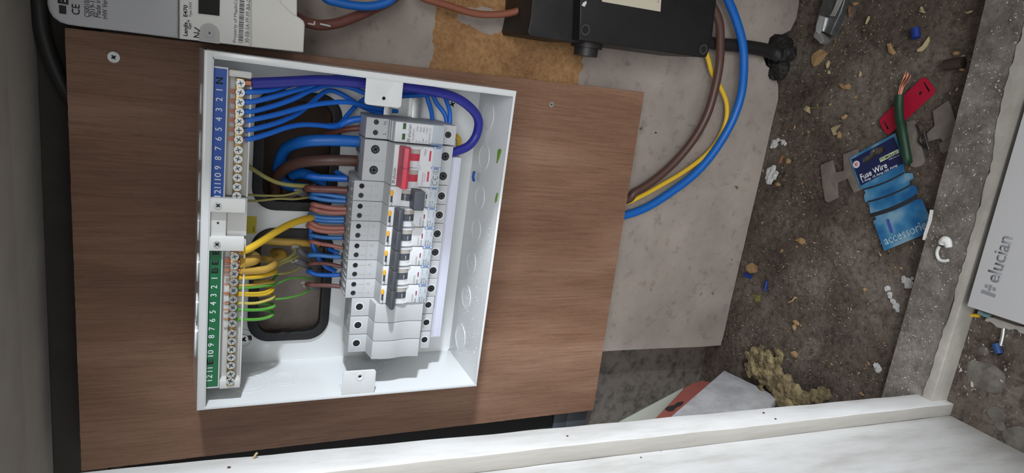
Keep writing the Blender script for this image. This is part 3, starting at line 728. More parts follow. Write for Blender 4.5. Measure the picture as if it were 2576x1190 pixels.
# blue neutral wires into the numbered bar
OR_ = ['','topmost','second','third','fourth','fifth','sixth','seventh','eighth','ninth','tenth','last']
nb = 'blue neutral wires fanned out from the bar'
NB_ = [
 ('1', [(615,232,-.0700),(640,231,-.069),(680,227,-.064),(720,217,-.056),(770,206,-.046),(830,200,-.040),(900,212,-.034),(980,236,-.022),(1060,232,-.016),(1080,262,-.016),(1088,300,-.015),(1090,330,-.016)]),
 ('2', [(613,256,-.0700),(640,255,-.069),(690,243,-.064),(740,228,-.056),(780,216,-.050),(830,196,-.046),(900,196,-.040),(1000,225,-.030),(1075,228,-.022),(1100,262,-.022),(1120,290,-.024),(1126,325,-.026)]),
 ('3', [(611,281,-.0700),(640,279,-.068),(690,266,-.062),(740,248,-.054),(785,226,-.046),(830,214,-.038),(880,220,-.034),(950,242,-.026),(1050,240,-.020),(1108,236,-.022),(1126,262,-.026),(1132,290,-.030),(1130,325,-.032)]),
 ('4', [(616,304,-.0700),(650,298,-.068),(700,287,-.062),(750,273,-.054),(800,262,-.048),(850,257,-.042),(885,258,-.036),(920,268,-.024),(960,276,-.012),(1000,280,-.008)]),
 ('5', [(616,328,-.0700),(650,322,-.067),(700,308,-.058),(745,288,-.046),(780,262,-.036),(815,232,-.028),(840,229,-.024),(870,243,-.022),(900,262,-.020),(935,278,-.014),(980,290,-.006)]),
 ('6', [(616,351,-.0700),(640,347,-.068),(680,335,-.062),(720,321,-.054),(760,314,-.046),(800,315,-.038),(835,318,-.032),(855,312,-.028),(875,288,-.022),(900,262,-.016),(930,240,-.010)]),
]
for k, P in NB_:
    pts = yb(P); d = (pts[0]-pts[1]).normalized()
    wire('neutral_wire', 'blue wire in the %s small terminal of the blue labelled bar' % OR_[int(k)], pts, .00205, BLUEW, (pts[0]-d*.001, pts[0]+d*.0035, 4), group=nb)
    zb = .2187; b = NM()
    for j in range(3): cyl(b, (pts[0].x-.001+.001*j, -.0715, .2212), (pts[0].x-.001+.001*j, -.0715, .2256), .0006, 8)
    obj('wire_end', b, COPPER, None, label='%s copper strand tuft beside the white digits of the blue label' % OR_[int(k)], cat='wire end', group='copper ends behind the neutral bar')
P = [(632,210,-.0700),(680,208,-.068),(740,205,-.066),(800,202,-.064),(860,205,-.063),(940,212,-.062),(1020,218,-.060),(1080,228,-.058),(1140,243,-.056),(1180,268,-.052),(1203,300,-.048),(1199,338,-.044),(1180,366,-.044),(1150,380,-.045),(1128,388,-.046)]
pts = yb(P); pts = [p for p in pts]
wire('neutral_link', 'thick deep blue link cable looping from terminal N round to the main switch', pts, .0041, DBLUE, (pts[0], pts[0]+Vector((0,.0005,.0088)), 1), cat='cable', seg=18)
# short tails of the surge protector
wire('surge_wire', 'blue wire entering the top of the surge protector', yb([(825,318,-.022),(850,316,-.026),(875,305,-.030),(898,300,-.031)])+[aZ(909,299,.1195)], .0029, BLUEW, group=None)
wire('surge_wire', 'brown wire entering the surge protector beside its blue wire', yb([(820,338,-.010),(850,330,-.018),(875,325,-.024)])+[aZ(905,322,.1195)], .0026, BROWN)
p = yb([(1146,342,-.030),(1153,350,-.026),(1154,366,-.020),(1150,385,-.016),(1146,396,-.014)])
wire('surge_wire', 'green and yellow wire behind the surge protector beside the thick blue loop', p, .0026, [YELW, GRNW], stripe=(3,4,5,6))
# meter tails: from the cut-out, up behind the plywood, out through the upper opening to the main switch
YB = .0225
def tail(name, label, P, r, m, cat='cable'): return wire(name, label, [aY(*p) for p in P], r, m, cat=cat, seg=20, n=10)
swb = [(702,440,YB-.002),(704,405,.010),(722,372,-.004),(765,356,-.024),(830,353,-.030),(880,355,-.031),(905,356.5,-.0315)]
tail('meter_tail', 'thick bright blue cable curving from the black box behind the board',
     [(1800,-60,.006),(1822,-20,.008),(1850,45,.010),(1868,110,.010),(1871,170,.010),(1866,230,.012),(1850,285,.014),(1826,335,.016),(1790,390,.018),(1745,440,.020),(1690,482,.0215),(1630,520,YB),(1570,542,YB),(1480,560,YB),(1200,520,YB),(900,480,YB),(740,470,YB)]+swb, .0050, BLUT).name
tail('meter_tail', 'thick dark brown cable curving beside the blue one behind the board',
     [(1750,-60,.010),(1795,20,.006),(1810,60,.006),(1812,110,.008),(1810,160,.010),(1798,225,.012),(1778,290,.014),(1745,350,.016),(1700,405,.019),(1650,450,.021),(1600,482,YB),(1540,505,YB),(1200,460,.0225),(900,430,YB),(720,500,YB),(692,470,.020),(700,440,.008),(730,417,-.010),(770,406,-.022),(830,403,-.030),(875,404,-.0315),(901,405.5,-.0315)], .0049, mat('tail_brown',(84,58,50),0.4))
wire('earth_cable', 'yellow earth cable between the brown and blue cables, running behind the board', yb([(1770,110,.022),(1782,150,.022),(1792,185,.022),(1815,225,.022),(1828,262,.022),(1826,305,.022),(1806,352,.023),(1772,393,.0235),(1720,432,.0235),(1670,462,.024),(1610,495,.024),(1560,514,.024),(1400,540,.024)]), .0028, [YELW, GRNW], stripe=(9,10), cat='cable')

# circuit wires into the breakers
TOPZ = .1262
def loopwire(label, P, m, r, name='circuit_wire', tipc=None, depth=.022, back=26, bend=6):
    # P: pixels from left bend to the entry; the wire turns back at the bend and runs into the opening
    e = aZ(P[-1][0], P[-1][1], TOPZ); e.y = min(max(e.y, -.040), -.024) 
    n = len(P); pts = []
    for k, (u, v) in enumerate(P[:-1]):
        Y = e.y + (.010)*(1-k/(n-1))
        pts.append(aY(u, v, Y))
    u0, v0 = P[0]; Y0 = e.y+.010
    lead = [aY(u0+back*.9, v0+4+bend, depth), aY(u0+back*.35, v0+3, .008), aY(u0-1, v0+1, -.008)]
    pts = lead+pts+[e]
    o = wire(name, label, pts, r, m, None)
    if tipc: 
        b = NM()
        for j in (-1, 1): cyl(b, e+Vector((j*.0007,0,-.0006)), e+Vector((j*.0007,0,.0004)), .0006, 8)
        obj('copper_end', b, COPPER, o)
    return o
bw = 'wires looping into the breakers'
def at_(i): return ['first','second','third','fourth','fifth','sixth'][i]
LW = [
 (0,'deep blue', BLUEW, .0031, [[(778,443),(800,446),(835,448),(873,449)]]),
 (0,'dark brown', BROWN, .0033, [[(776,474),(800,476),(835,477),(874,479)]]),
 (1,'pale blue', BLUE3, .0021, [[(788,487),(805,488),(835,492),(870,497)],[(784,496),(805,501),(835,505),(870,507)]]),
 (1,'light brown', LBROWN, .0022, [[(788,514),(805,518),(835,523),(872,525)],[(786,525),(805,531),(835,535),(871,535)]]),
 (2,'pale blue', BLUE3, .0021, [[(781,540),(800,546),(830,549),(866,549)],[(782,550),(803,555),(830,557),(865,557)]]),
 (2,'light brown', LBROWN, .0022, [[(781,560),(800,569),(830,573),(867,573)],[(777,568),(795,578),(830,583),(866,582)]]),
 (3,'blue', BLUE3, .0020, [[(784,592),(805,596),(830,598),(862,598)]]),
 (3,'light brown', LBROWN, .0018, [[(783,608),(805,613),(830,617),(863,624)]]),
 (4,'blue', BLUE3, .0021, [[(780,642),(800,642),(830,645),(858,646)]]),
 (4,'brown', BROWN, .0019, [[(779,664),(800,662),(825,664),(858,671)]]),
 (5,'bright blue', BLUEW, .0021, [[(778,683),(795,690),(825,692),(854,689)]]),
 (5,'brown', BROWN, .0021, [[(775,716),(795,717),(825,718),(855,721)]]),
]
for i, c, m, r, Ps in LW:
    for j, P in enumerate(Ps):
        side = '' if len(Ps) == 1 else (' upper of two,' if j == 0 else ' lower of two,')
        loopwire('%s wire,%s entering the %s breaker counted from the red switch' % (c, side, at_(i)), P, m, r, tipc=('brown' in c))
# deeper wires crossing behind the bundle
wire('blue_flex', 'deep blue wire crossing down behind the breaker wires', yb([(782,572,-.006),(783,600,-.008),(790,625,-.010),(802,650,-.008),(822,672,-.006),(845,682,-.006)]), .0021, DBLUE if 0 else BLUEW)
wire('blue_flex', 'blue wire rising behind the fourth breaker to its base', yb([(805,600,.006),(820,620,.000),(838,632,-.006),(852,636,-.008)]), .0021, BLUEW)
wire('blue_flex', 'blue wire just beneath the thick brown switch cable', yb([(845,432,-.004),(858,440,-.008),(870,447,-.012)]), .0022, BLUEW)
wire('blue_flex', 'thick dark blue cable curled deep in the upper opening', yb([(735,440,.020),(760,436,.012),(800,450,.006),(830,470,.008),(850,490,.012)]), .0050, BLUT)
# grey sheath ends where the cables split
for lab, P, r in (('ragged grey cable sheath end behind the fifth breaker wires',[(800,655,.012),(785,648,.004),(765,640,-.004),(748,625,-.010)],.0030),
                  ('ragged grey cable sheath end behind the brown fifth wire',[(800,668,.012),(778,668,.002),(760,662,-.006),(745,655,-.010)],.0036),
                  ('grey cable sheath end behind the last breaker wires',[(812,722,.012),(800,722,.004),(785,722,-.004),(773,716,-.010)],.0034),
                  ('grey cable sheath end beside the first breaker brown wire',[(800,495,.012),(780,492,.004),(765,488,-.004),(752,480,-.010)],.0036)):
    b = tube(NM(), yb(P), r, 12, 6); t = aY(*P[-1])
    o = obj('cable_sheath', b, GSHEATH, None, label=lab, cat='cable sheath')
    b = NM()
    for k in range(4): 
        a = t+Vector((random.uniform(-.002,.002), random.uniform(-.002,.001), random.uniform(-.001,.004))); blob(b, a, .0016, (1,.4,1.6), .3, 300, 1, k)
    obj('torn_edge', b, mat('sheath_torn',(150,148,146),0.6), o)
# earth wires
EL = [
 ('thick bright yellow earth wire crossing from the earth bar to the breaker wires', .0030, YELW, [(606,634,-.0705),(630,624,-.066),(660,606,-.058),(695,583,-.050),(730,564,-.040),(765,552,-.028),(790,548,-.012),(800,560,.010)]),
 ('thick ochre earth wire lying behind the bright yellow one', .0034, DYELW, [(625,598,.006),(650,604,.000),(700,608,-.004),(750,611,-.004),(800,614,.004)]),
 ('fattest yellow loop leaving the second earth screw', .0043, DYELW, [(603,660,-.0700),(618,659,-.066),(634,656,-.060),(642,652,-.050),(640,645,-.036),(625,640,-.022),(615,640,-.012)]),
 ('large round yellow loop under the fattest one', .0031, DYELW, [(603,681,-.0700),(640,681,-.062),(670,677,-.054),(687,668,-.044),(688,660,-.034),(672,653,-.024),(650,652,-.014),(625,655,-.008)]),
 ('medium yellow and green loop below the large round one', .0021, None, [(598,698,-.0700),(640,697,-.062),(670,692,-.052),(688,686,-.042),(692,680,-.030),(680,674,-.018),(660,674,-.008)]),
 ('ochre loop vanishing behind the medium one', .0052, DYELW, [(690,660,-.002),(708,652,.000),(708,640,.006),(690,638,.014)]),
 ('thin yellow wire at the fourth earth screw', .0012, DYELW, [(598,719,-.0700),(640,716,-.060),(670,712,-.050),(688,709,-.040),(680,706,-.026),(640,708,-.010)]),
 ('thin green wire at the fourth earth screw', .0013, GRNW, [(598,725,-.0700),(640,722,-.060),(665,719,-.052),(684,715,-.042),(690,700,-.026),(700,690,-.010)]),
 ('thin yellow wire, upper of a pair at the fifth earth screw', .0012, YELW, [(597,737,-.0700),(640,738,-.060),(665,735,-.052),(680,728,-.044),(684,722,-.034),(670,722,-.012)]),
 ('thin yellow wire, lower of a pair at the fifth earth screw', .0012, YELW, [(597,742,-.0700),(640,743,-.060),(668,740,-.052),(684,733,-.044),(686,726,-.034),(672,730,-.012)]),
 ('thin pale yellow loop at the sixth earth screw', .0012, mat('pale_yellow_insulation',(206,190,96),.4), [(595,763,-.0700),(640,763,-.060),(668,757,-.052),(686,750,-.044),(688,744,-.034),(676,741,-.020),(650,745,-.006)]),
 ('thin green loop at the seventh earth screw', .0013, GRNW, [(594,779,-.0700),(640,780,-.060),(670,777,-.052),(690,770,-.044),(680,764,-.020),(650,765,-.006)]),
 ('thin green loop at the eighth earth screw, lowest of all', .0013, GRNW, [(593,804,-.0700),(640,804,-.060),(668,800,-.052),(686,792,-.044),(684,784,-.022),(655,780,-.006)]),
]
for lab, r, m, P in EL:
    pts = yb(P); tip = None
    if P[0][2] < -.069: tip = (pts[0], pts[0]+Vector((0,0,.0022)), 4 if r > .002 else 1)
    if m is None: wire('earth_wire', lab, pts, r, [YELW, GRNW], tip, stripe=(0,1,2))
    else: wire('earth_wire', lab, pts, r, m, tip)
OLIVE = mat('dull_earth_sleeve', (150,144,84), .5)
for lab, r, P in (('thin dull yellow wire from the upper opening to below the blue label', .0019, [(618,414,-.020),(640,428,-.018),(668,446,-.016),(700,460,-.014),(735,466,-.016),(775,468,-.012)]),
                  ('thin dull earth wire, upper of two crossing the upper opening', .0010, [(622,490,-.030),(660,492,-.026),(710,492,-.020),(740,486,-.016),(760,480,-.010)]),
                  ('thin dull earth wire, lower of two crossing the upper opening', .0010, [(622,505,-.030),(650,505,-.026),(700,500,-.020),(740,501,-.016),(775,497,-.010)]),
                  ('thin olive earth wire, upper of a pair curving to a grey sheath', .0013, [(688,664,-.030),(712,655,-.024),(730,646,-.020),(742,634,-.014),(740,624,-.010)]),
                  ('thin olive earth wire, lower of a pair curving to a grey sheath', .0013, [(690,668,-.028),(715,660,-.022),(735,652,-.018),(748,645,-.012)]),
                  ('thin olive earth wire leading to the middle grey sheath', .0011, [(692,689,-.034),(715,688,-.026),(738,682,-.018),(755,672,-.012)]),
                  ('very thin green earth wire curving to the last breaker wires', .0009, [(682,722,-.040),(705,710,-.030),(732,700,-.020),(765,699,-.010),(785,703,-.004)]),
                  ('very thin green earth wire rising to the last grey sheath', .0009, [(690,753,-.036),(720,750,-.028),(755,742,-.018),(775,732,-.012),(783,726,-.008)])):
    wire('thin_earth_wire', lab, yb(P), r, OLIVE if 'green' not in lab else GRNW)
for ie, (v, k) in enumerate(((655,2),(662,2),(668,1),(681,2),(690,1),(716,1),(737,1),(741,1),(764,1),(780,1),(803,1))):
    p = aY(588-(v-655)*.06-14, v, -.072); b = NM()
    for j in range(k): cyl(b, (p.x+j*.0012,-.0715,.2212),(p.x+j*.0012,-.0715,.2256), .0006, 8)
    obj('wire_end', b, COPPER, None, label='%s bare copper end beside the white digits of the green label' % OR_[ie+1], cat='wire end', group='copper ends behind the earth bar')

# ------------------------------------------------------------------ smart meter and its communications hub
YM = -.055
def ptext(s, u, v0, v1, Y, m, parent, height, **k):
    a = aY(u, v0, Y); c = aY(u, v1, Y); return wtext(s, a.x, a.z, Y, m, parent, width=abs(c.x-a.x), height=height, **k)
def lp(P, Y): return [(q.x, q.z) for q in (aY(u, v, Y) for u, v in P)]
XT = aY(450,-90,YM).x
hub = thing('communications_hub', 'grey rounded communications hub clipped above the white electricity meter', 'communications hub', (aY(280,50,YM).x, -.01, aY(440,50,YM).z))
P = lp([(449,97),(300,78),(220,69),(170,62),(150,56),(133,44),(122,28),(117,10),(114,-90),(449,-90)], YM)
obj('shell', plate([P], wallf(YM+.052), .052, bev=.0025), METERG, hub)
b = NM(); p = aY(160,35,YM); q = aY(160,14,YM); box(b, p.x, q.x, YM-.0002, YM, aY(167,30,YM).z, aY(149,30,YM).z)
box(b, aY(160,8,YM).x, aY(160,-10,YM).x, YM-.0002, YM, aY(154,5,YM).z, aY(149,5,YM).z)
for uu in (154,162): pass
obj('logo_mark', b, DINK, hub, smooth=False)
ptext('E', 159, 10, -4, YM, DINK, hub, .0060, bold=.04)
ptext('CE', 191, 37, 11, YM, DINK, hub, .0046, bold=.01)
ptext('CS0010A', 219, 43, -7, YM, DINK, hub, .0030)
ptext('2019-12', 233, 43, -7, YM, DINK, hub, .0030)
ptext('Made in Korea', 247, 44, -45, YM, DINK, hub, .0030)
ptext('HW Vers: 1.0', 264, 47, -30, YM, DINK, hub, .0030)
met = thing('electricity_meter', 'white smart electricity meter with a dark display and barcode, beside the grey hub', 'electricity meter', (aY(600,100,YM).x, -.01, aY(765,120,YM).z))
P = lp([(450,97.5),(510,104),(548,108.5),(629,118),(763,132.5),(764,128),(768,62),(765,53),(757,46),(748,40),(748,-90),(450,-90)], YM)
obj('case', plate([P], wallf(YM+.053), .052, bev=.0012), METERW, met)
P = lp([(452,97.5),(545,107.5),(629,117),(629,-90),(452,-90)], YM); obj('front_cover', plate([P], wallf(YM+.003), .0036, bev=.0006), mat('meter_cover_white',(226,225,221),.4), met)
P = lp([(632,-90),(632,118),(763,131),(766,62),(762,52),(745,40),(733,34),(722,22),(705,5),(700,-90)], YM); obj('terminal_cover', plate([P], wallf(YM+.003), .0042, bev=.0008), METERW, met)
YC = YM-.0007
P = lp([(495,37),(555,43),(559,-60),(497,-60)], YC); f_ = obj('display_bezel', plate([P], wallf(YC), .0004), METERW, met)
P = lp([(499,34),(552,40),(554,-50),(500,-50)], YC); obj('display', plate([P], wallf(YC-.0004), .0003), LCD, f_, label='dark display window')
c = aY(527,83,YC); r = .0068
P = [(c.x+r*math.cos(math.radians(a)), c.z+r*math.sin(math.radians(a))) for a in range(-90,91,12)] + [(c.x-.0068, c.z+r), (c.x-.0068, c.z-r)]
b = plate([P], wallf(YC), .0003); rc = obj('screw_recess', b, mat('recess_grey',(186,186,182),.5), met)
b = NM(); cyl(b, (c.x,YC-.0003,c.z),(c.x,YC-.0010,c.z), .0032, 24); s = obj('sealing_screw', b, METERG, rc); cross((c.x,YC-.0011,c.z), .0014, s, .6, m=SLOTM)
ptext('Landis', 466.5, 90.5, 56, YC, DINK, met, .0027, bold=.02); ptext('Gyr', 478, 73.5, 57, YC, DINK, met, .0027, bold=.02); ptext('+', 474, 55.5, 50, YC, DINK, met, .0017, bold=.02)
ptext('E470', 466.5, 42, 13, YC, DINK, met, .0026, bold=.02); ptext('Type 5424', 479.5, 43, 6, YC, INK, met, .0024)
ptext('N', 496, 95, 82, YC, DINK, met, .0046, bold=.01)
b = NM(); tube(b, [aY(498,80,YC)-Vector((0,.0002,0)), aY(503,78,YC)-Vector((0,.0002,0)), aY(489,69,YC)-Vector((0,.0002,0))], .0004, 6, 0); obj('tick_mark', b, DINK, met, label='handwritten tick')
ptext('Property of MapleCo3 LTD', 591, 107, -40, YC, INK, met, .0028); ptext('30-EB-5A-FF-FF-BA-C8-21', 621, 108, -26, YC, INK, met, .0027)
b = NM(); z0 = aY(613,60,YC).z; z1 = aY(601,60,YC).z; xx = aY(607,108,YC).x; rr = random.Random(4); xe = aY(607,-40,YC).x
while xx < xe: t_ = rr.choice((.00022,.00022,.00045,.0007)); box(b, xx, xx+t_, YC-.0001, YC, z0, z1); xx += t_+rr.choice((.0003,.0005,.0007))
obj('barcode', b, DINK, met, smooth=False)

def pl(P): return [aY(*p) for p in P]
wire('meter_cable', 'blue cable dipping into view at the top between the meter and the bare patch', pl([(800,-30,-.012),(822,-3,-.012),(850,6,-.012),(885,13,-.012),(923,16,-.012),(958,11,-.012),(985,-2,-.012),(1000,-30,-.012)]), .0037, BLUT, cat='cable', seg=18)
o = wire('meter_cable', 'brown cable with white tape marks leaving the end of the white meter', pl([(745,44,-.012),(765,53,-.010),(790,61,-.008),(815,63,-.006),(850,58,-.004),(885,46,-.002),(920,32,.002),(945,20,.008),(985,0,.016),(1010,-25,.018)]), .0044, BROWN, cat='cable', seg=18)
b = NM()
for (u0,v0,u1,v1) in ((774,59,791,62),(791,62,791,54),(805,60,831,66)): cyl(b, aY(u0,v0,-.0135), aY(u1,v1,-.0125), .0007, 8)
obj('tape_mark', b, WPL, o, label='white L-shaped tape mark')
wire('meter_cable', 'brown cable hanging across the bare hardboard patch beside the black box', pl([(1040,-25,.008),(1067,-4,.008),(1123,13,.008),(1177,30,.008),(1227,37,.008),(1286,32,.006),(1330,17,.002),(1362,2,-.002),(1385,-20,-.004)]), .0034, mat('rust_brown_insulation',(140,84,64),.4), cat='cable', seg=18)

# ------------------------------------------------------------------ service cut-out
YK = -.042
ct = thing('service_cutout', 'black bakelite service cut-out box with a cream label, above the board', 'cut-out box', (aY(1600,60,YK).x, .01, aY(1780,120,YK).z))
P = lp([(1332,89),(1440,106),(1462,108),(1462,-80),(1345,-80),(1336,44),(1328,80)], -.028); obj('base', plate([P], wallf(YW-.0002), YW+.028, bev=.001), BLKPL, ct)
P = lp([(1457,100),(1540,112),(1620,124),(1700,135),(1772,145),(1778,143),(1784,128),(1793,87),(1812,-80),(1466,-80),(1460,10)], YK); obj('cover', plate([P], wallf(YW-.003), YW-.003-YK, bev=.0012), mat('black_bakelite_cover',(15,14,15),.5,rgb2=(20,19,19),vscale=50,bump=.1), ct)
for (u, v, r) in ((1471,75,.0052),(1768,124,.0052)):
    p = aY(u, v, YK); b = NM(); ringm(b, p, (0,-1,0), r*.68, r, .0012, 28); bo = obj('screw_boss', b, mat('worn_black',(58,56,56),.5), ct)
    b = NM(); cyl(b, p, p+Vector((0,-.0003,0)), r*.68, 24); obj('screw_hole', b, HOLE, bo)
P = lp([(1512,-60),(1514,4),(1661,29.5),(1667,-60)], YK); cl = obj('paper_label', plate([P], wallf(YK), .0003), CREAM, ct, smooth=False, label='cream paper label')
ptext('in', 1655, 6, -2, YK-.0003, mat('red_ink',(150,70,60),.6), cl, .0020)
obj('paint_chip', plate([lp([(1463,14),(1470,17),(1475,8),(1474,2),(1466,7)], YK)], wallf(YK), .0006), WPL, ct, smooth=False)
a = aY(1478,104,-.010); b = NM(); cyl(b, a, a+Vector((-.0065,0,0)), .0158, 32); cyl(b, a+Vector((-.0055,0,0)), a+Vector((-.0145,0,0)), .0118, 32)
for k in range(4): cyl(b, a+Vector((-.0068-.002*k,0,0)), a+Vector((-.0078-.002*k,0,0)), .0124, 32)
obj('gland', b, mat('black_gland',(40,38,37),.5), ct)
b = NM(); tube(b, pl([(1770,100,.022),(1800,110,.022),(1850,114,.022),(1900,121,.022),(1940,130,.022),(1962,140,.016)]), .0070, 16, 8, radii=lambda t: .0066+.0022*t)
obj('service_cable', b, mat('service_cable_black',(28,26,26),.6,bump=.3,bscale=200), None, label='fat black service cable running from the black box down to the hole at the floor', cat='cable')
b = NM(); rr = random.Random(11)
for (u, v, Y, r) in ((1955,108,.030,.014),(1968,130,.016,.016),(1950,140,.034,.015),(1975,105,.022,.012),(1962,165,.022,.012),(1950,185,.030,.010),(1966,190,.016,.008),(1985,130,.010,.010)):
    p = aY(u, v, Y); p.z = max(p.z, FL+r*.3); blob(b, p, r*.82, (1,1,.8), .22, 60, 3, rr.random()*9)
b = fuse(b, .002, .003, .008)  # black lump added in place of the dark hole at the cable's foot
obj('dark_hole_lump', b, mat('cable_hole_black',(24,22,21),.7,bump=.8,bscale=120), None, label='black lump standing in for the dark hole where the service cable meets the floor', cat='stand-in lump')
# black box added to keep the gap between plywood and white batten dark
tk = thing('dark_gap_box', 'black box with grey straps added to fill the dark gap beside the white batten', 'gap box', (-.12,.03,-.2))
obj('body', box(NM(), -.20, -.1005, .012, .055, -.175, .30, .001), HOLE, tk)
for (u, w_) in ((1405,16),(1445,24)):
    p = aY(u-w_, 1065, .012); q = aY(u+w_, 1065, .012); obj('strap', box(NM(), -.19, -.100, .009, .012, q.z, p.z, .0005), SLOT, tk)

# ------------------------------------------------------------------ things lying on the floor
def flr(P, f, h=0): return [f(*p) for p in P]
def fplate(P, h0, th, bev=0): return plate([[tuple(aF(u, v, h0+th)[:2]) for u, v in P]], Matrix.Translation((0,0,FL+h0)), th, bev=bev)
def ftext(s, p0, p1, h, m, parent, height, **k):
    a = aF(*p0, h); c = aF(*p1, h); return text(s, frame(a, c-a, (0,0,1)), m, parent, width=(c-a).length, height=height, **k)
# fuse wire card
def make_card():
    b = NB('printed_card_blue', .45, .4)
    n1 = b.noise(b.pos((1,1,1)), 42, 2, .4); b.color(b.ramp(n1, [(.36,(26,88,138)),(.52,(58,120,162)),(.66,(120,156,176))])); return b.m
cardm = make_card()
card = thing('fuse_wire_card', 'blue fuse wire card reading Fuse Wire, lying on the floor against the cement threshold', 'fuse wire card', aF(2230,480,.003))
H0 = .004
out = [z3(*p) for p in [(703,290),(1048,103),(1120,335),(1108,352),(1118,404),(1175,402),(1182,445),(1152,458),(1155,490),(1205,503),(1213,548),(1190,565),(1192,597),(1245,600),(1290,700),(1318,760),(1280,855),(965,985),(925,880),(882,765),(905,745),(880,712),(860,705),(855,660),(850,632),(820,615),(812,575),(825,548),(805,520),(785,515),(740,400)]]
hole = [z3(*p) for p in [(800,300),(815,284),(855,268),(862,240),(885,218),(958,205),(974,222),(962,250),(905,266),(880,290),(825,325),(806,320)]]
cpl = lambda PP, h0, th: plate([[tuple(aF(u, v, h0+th)[:2]) for u, v in P] for P in PP], Matrix.Translation((0,0,FL+h0)), th)
obj('backing_card', cpl([out, hole], H0, .0008), cardm, card, smooth=False)
hp = [z3(*p) for p in [(718,302),(1036,132),(1112,328),(788,498)]]
hd = obj('header_panel', cpl([hp, hole], H0+.0008, .0002), mat('navy_print',(26,36,78),.45), card, smooth=False)
hh = H0+.0011
ftext('Fuse Wire', (2164.5,446.5), (2230,414), hh, WINK, hd, .0068, bold=.015)
ftext('5 Amp', (2169,458), (2190.5,448.5), hh, WINK, hd, .0034); ftext('15 Amp', (2196,446), (2221.5,434), hh, WINK, hd, .0034); ftext('/30 Amp', (2224,433.5), (2257.5,415.5), hh, WINK, hd, .0034)
sg = obj('store_sticker', cpl([[z3(*p) for p in [(928,293),(1070,223),(1076,251),(936,322)]]], hh, .0001), mat('cream_print',(208,220,180),.5), hd, smooth=False)
ftext('HOMEBASE', (2215,401), (2256.5,384.5), hh+.0002, mat('green_print',(54,84,50),.5), sg, .0030, bold=.01)
ftext('quality assured', (2236,402), (2263,390), hh, WINK, hd, .0014)
c = aF(*z3(757,338), hh); b = NM(); cyl(b, c, c+Vector((0,0,.0002)), .0042, 28); ed = obj('round_emblem', b, mat('pale_print',(214,206,214),.5), hd)
d = (aF(*z3(984,346),hh)-aF(*z3(788,446),hh)).normalized(); text('e', frame(c+Vector((0,0,.0002)), d, (0,0,1)), REDP, ed, height=.0038, align='CENTER', bold=.01)
ftext('accessories', (2223,607.5), (2340,560), H0+.0009, mat('pale_blue_print',(150,180,196),.5), card, .0092, bold=.015)
for k, (p0, p1, w_) in enumerate((((812,528),(1116,404),.0016),((842,622),(1170,494),.0024),((868,722),(1200,590),.0042))):
    ps = []
    for t_ in (0,.25,.5,.75,1): ps.append(aF(*z3(p0[0]+(p1[0]-p0[0])*t_, p0[1]+(p1[1]-p0[1])*t_+14*math.sin(math.pi*t_)), H0+.0010))
    b = NM(); n_ = max(2, int(w_/.0008)); dd = (ps[-1]-ps[0]).normalized().cross(Vector((0,0,1)))
    for j in range(n_): tube(b, [p+dd*(j-n_/2)*.0009 for p in ps], .0005, 6, 3)
    obj('wound_fuse_wire', b, mat('tarnished_wire',(56,60,66),.4,.6), card)
b = NM()
for dx in (0, 12): box(b,0,.0,0,.0,0,.0) if False else tube(b, [aF(*z3(985+dx,748),H0+.0012), aF(*z3(1018+dx,850),H0+.0012)], .0007, 6, 2)
obj('printed_stroke', b, mat('blue_stroke',(30,70,150),.5), card)
# grey clip plates
CLG = mat('dusty_grey_plastic', (122,113,105), .8, var=.25, vscale=60, bump=.3)
obj('cable_cleat', fplate([z3(*p) for p in [(485,342),(572,306),(582,350),(592,400),(660,384),(655,262),(760,220),(785,300),(805,520),(735,548),(706,490),(690,440),(606,476),(612,586),(540,622),(520,610),(498,480)]], .0001, .0036, .0006), CLG, None, label='dusty grey H-shaped plastic cleat partly under the left edge of the card', cat='cable cleat')
obj('cable_cleat', fplate([z3(*p) for p in [(1128,20),(1182,6),(1190,20),(1225,130),(1262,318),(1240,345),(1190,362),(1160,352)]], .0001, .004, .0006), CLG, None, label='dusty grey plastic cleat beside the right of the green cable', cat='cable cleat')
obj('flat_plate', fplate([z2(*p) for p in [(1325,830),(1440,752),(1462,790),(1510,945),(1480,1010),(1402,1060),(1385,1035),(1345,1045),(1290,1060),(1280,1000),(1340,940)]], .0001, .003, .0005), CLG, None, label='flat dusty grey plate leaning on the threshold', cat='plate')
obj('flat_plate', fplate([z2(*p) for p in [(1372,1075),(1480,1010),(1500,1100),(1405,1148),(1380,1130)]], .0001, .002, .0004), CLG, None, label='small dusty grey plate below the larger plate', cat='plate')
wire('scrap_wire', 'thin grey wire scrap curled by the dusty plates', [aF(*z2(*p), .006) for p in [(1205,930),(1230,1000),(1225,1060),(1270,1100),(1295,1115),(1280,1060),(1262,990)]], .0009, DSTEEL, seg=8)
# red perforated tag
tg = thing('red_tag', 'flat red plastic tag lying under the green cable', 'tag', aF(2280,265,.003))
ang = [z2(*p) for p in [(1240,588),(1262,578),(1285,590),(1320,632),(1345,672),(1335,702),(1180,845),(1010,998),(992,1006),(972,990),(942,945),(930,908),(940,882),(1090,735)]]
slot1 = [z2(*p) for p in [(1254,620),(1266,614),(1308,680),(1296,690)]]; slot2 = [z2(*p) for p in [(956,912),(966,904),(1000,962),(990,972)]]; hl = [z2(*p) for p in [(1222,690),(1240,682),(1250,696),(1232,712),(1220,706)]]
obj('strip', cpl([ang, slot1, slot2, hl], .003, .0012), mat('red_tag_plastic',(168,22,52),.4,bump=.4,bscale=900), tg, smooth=False)
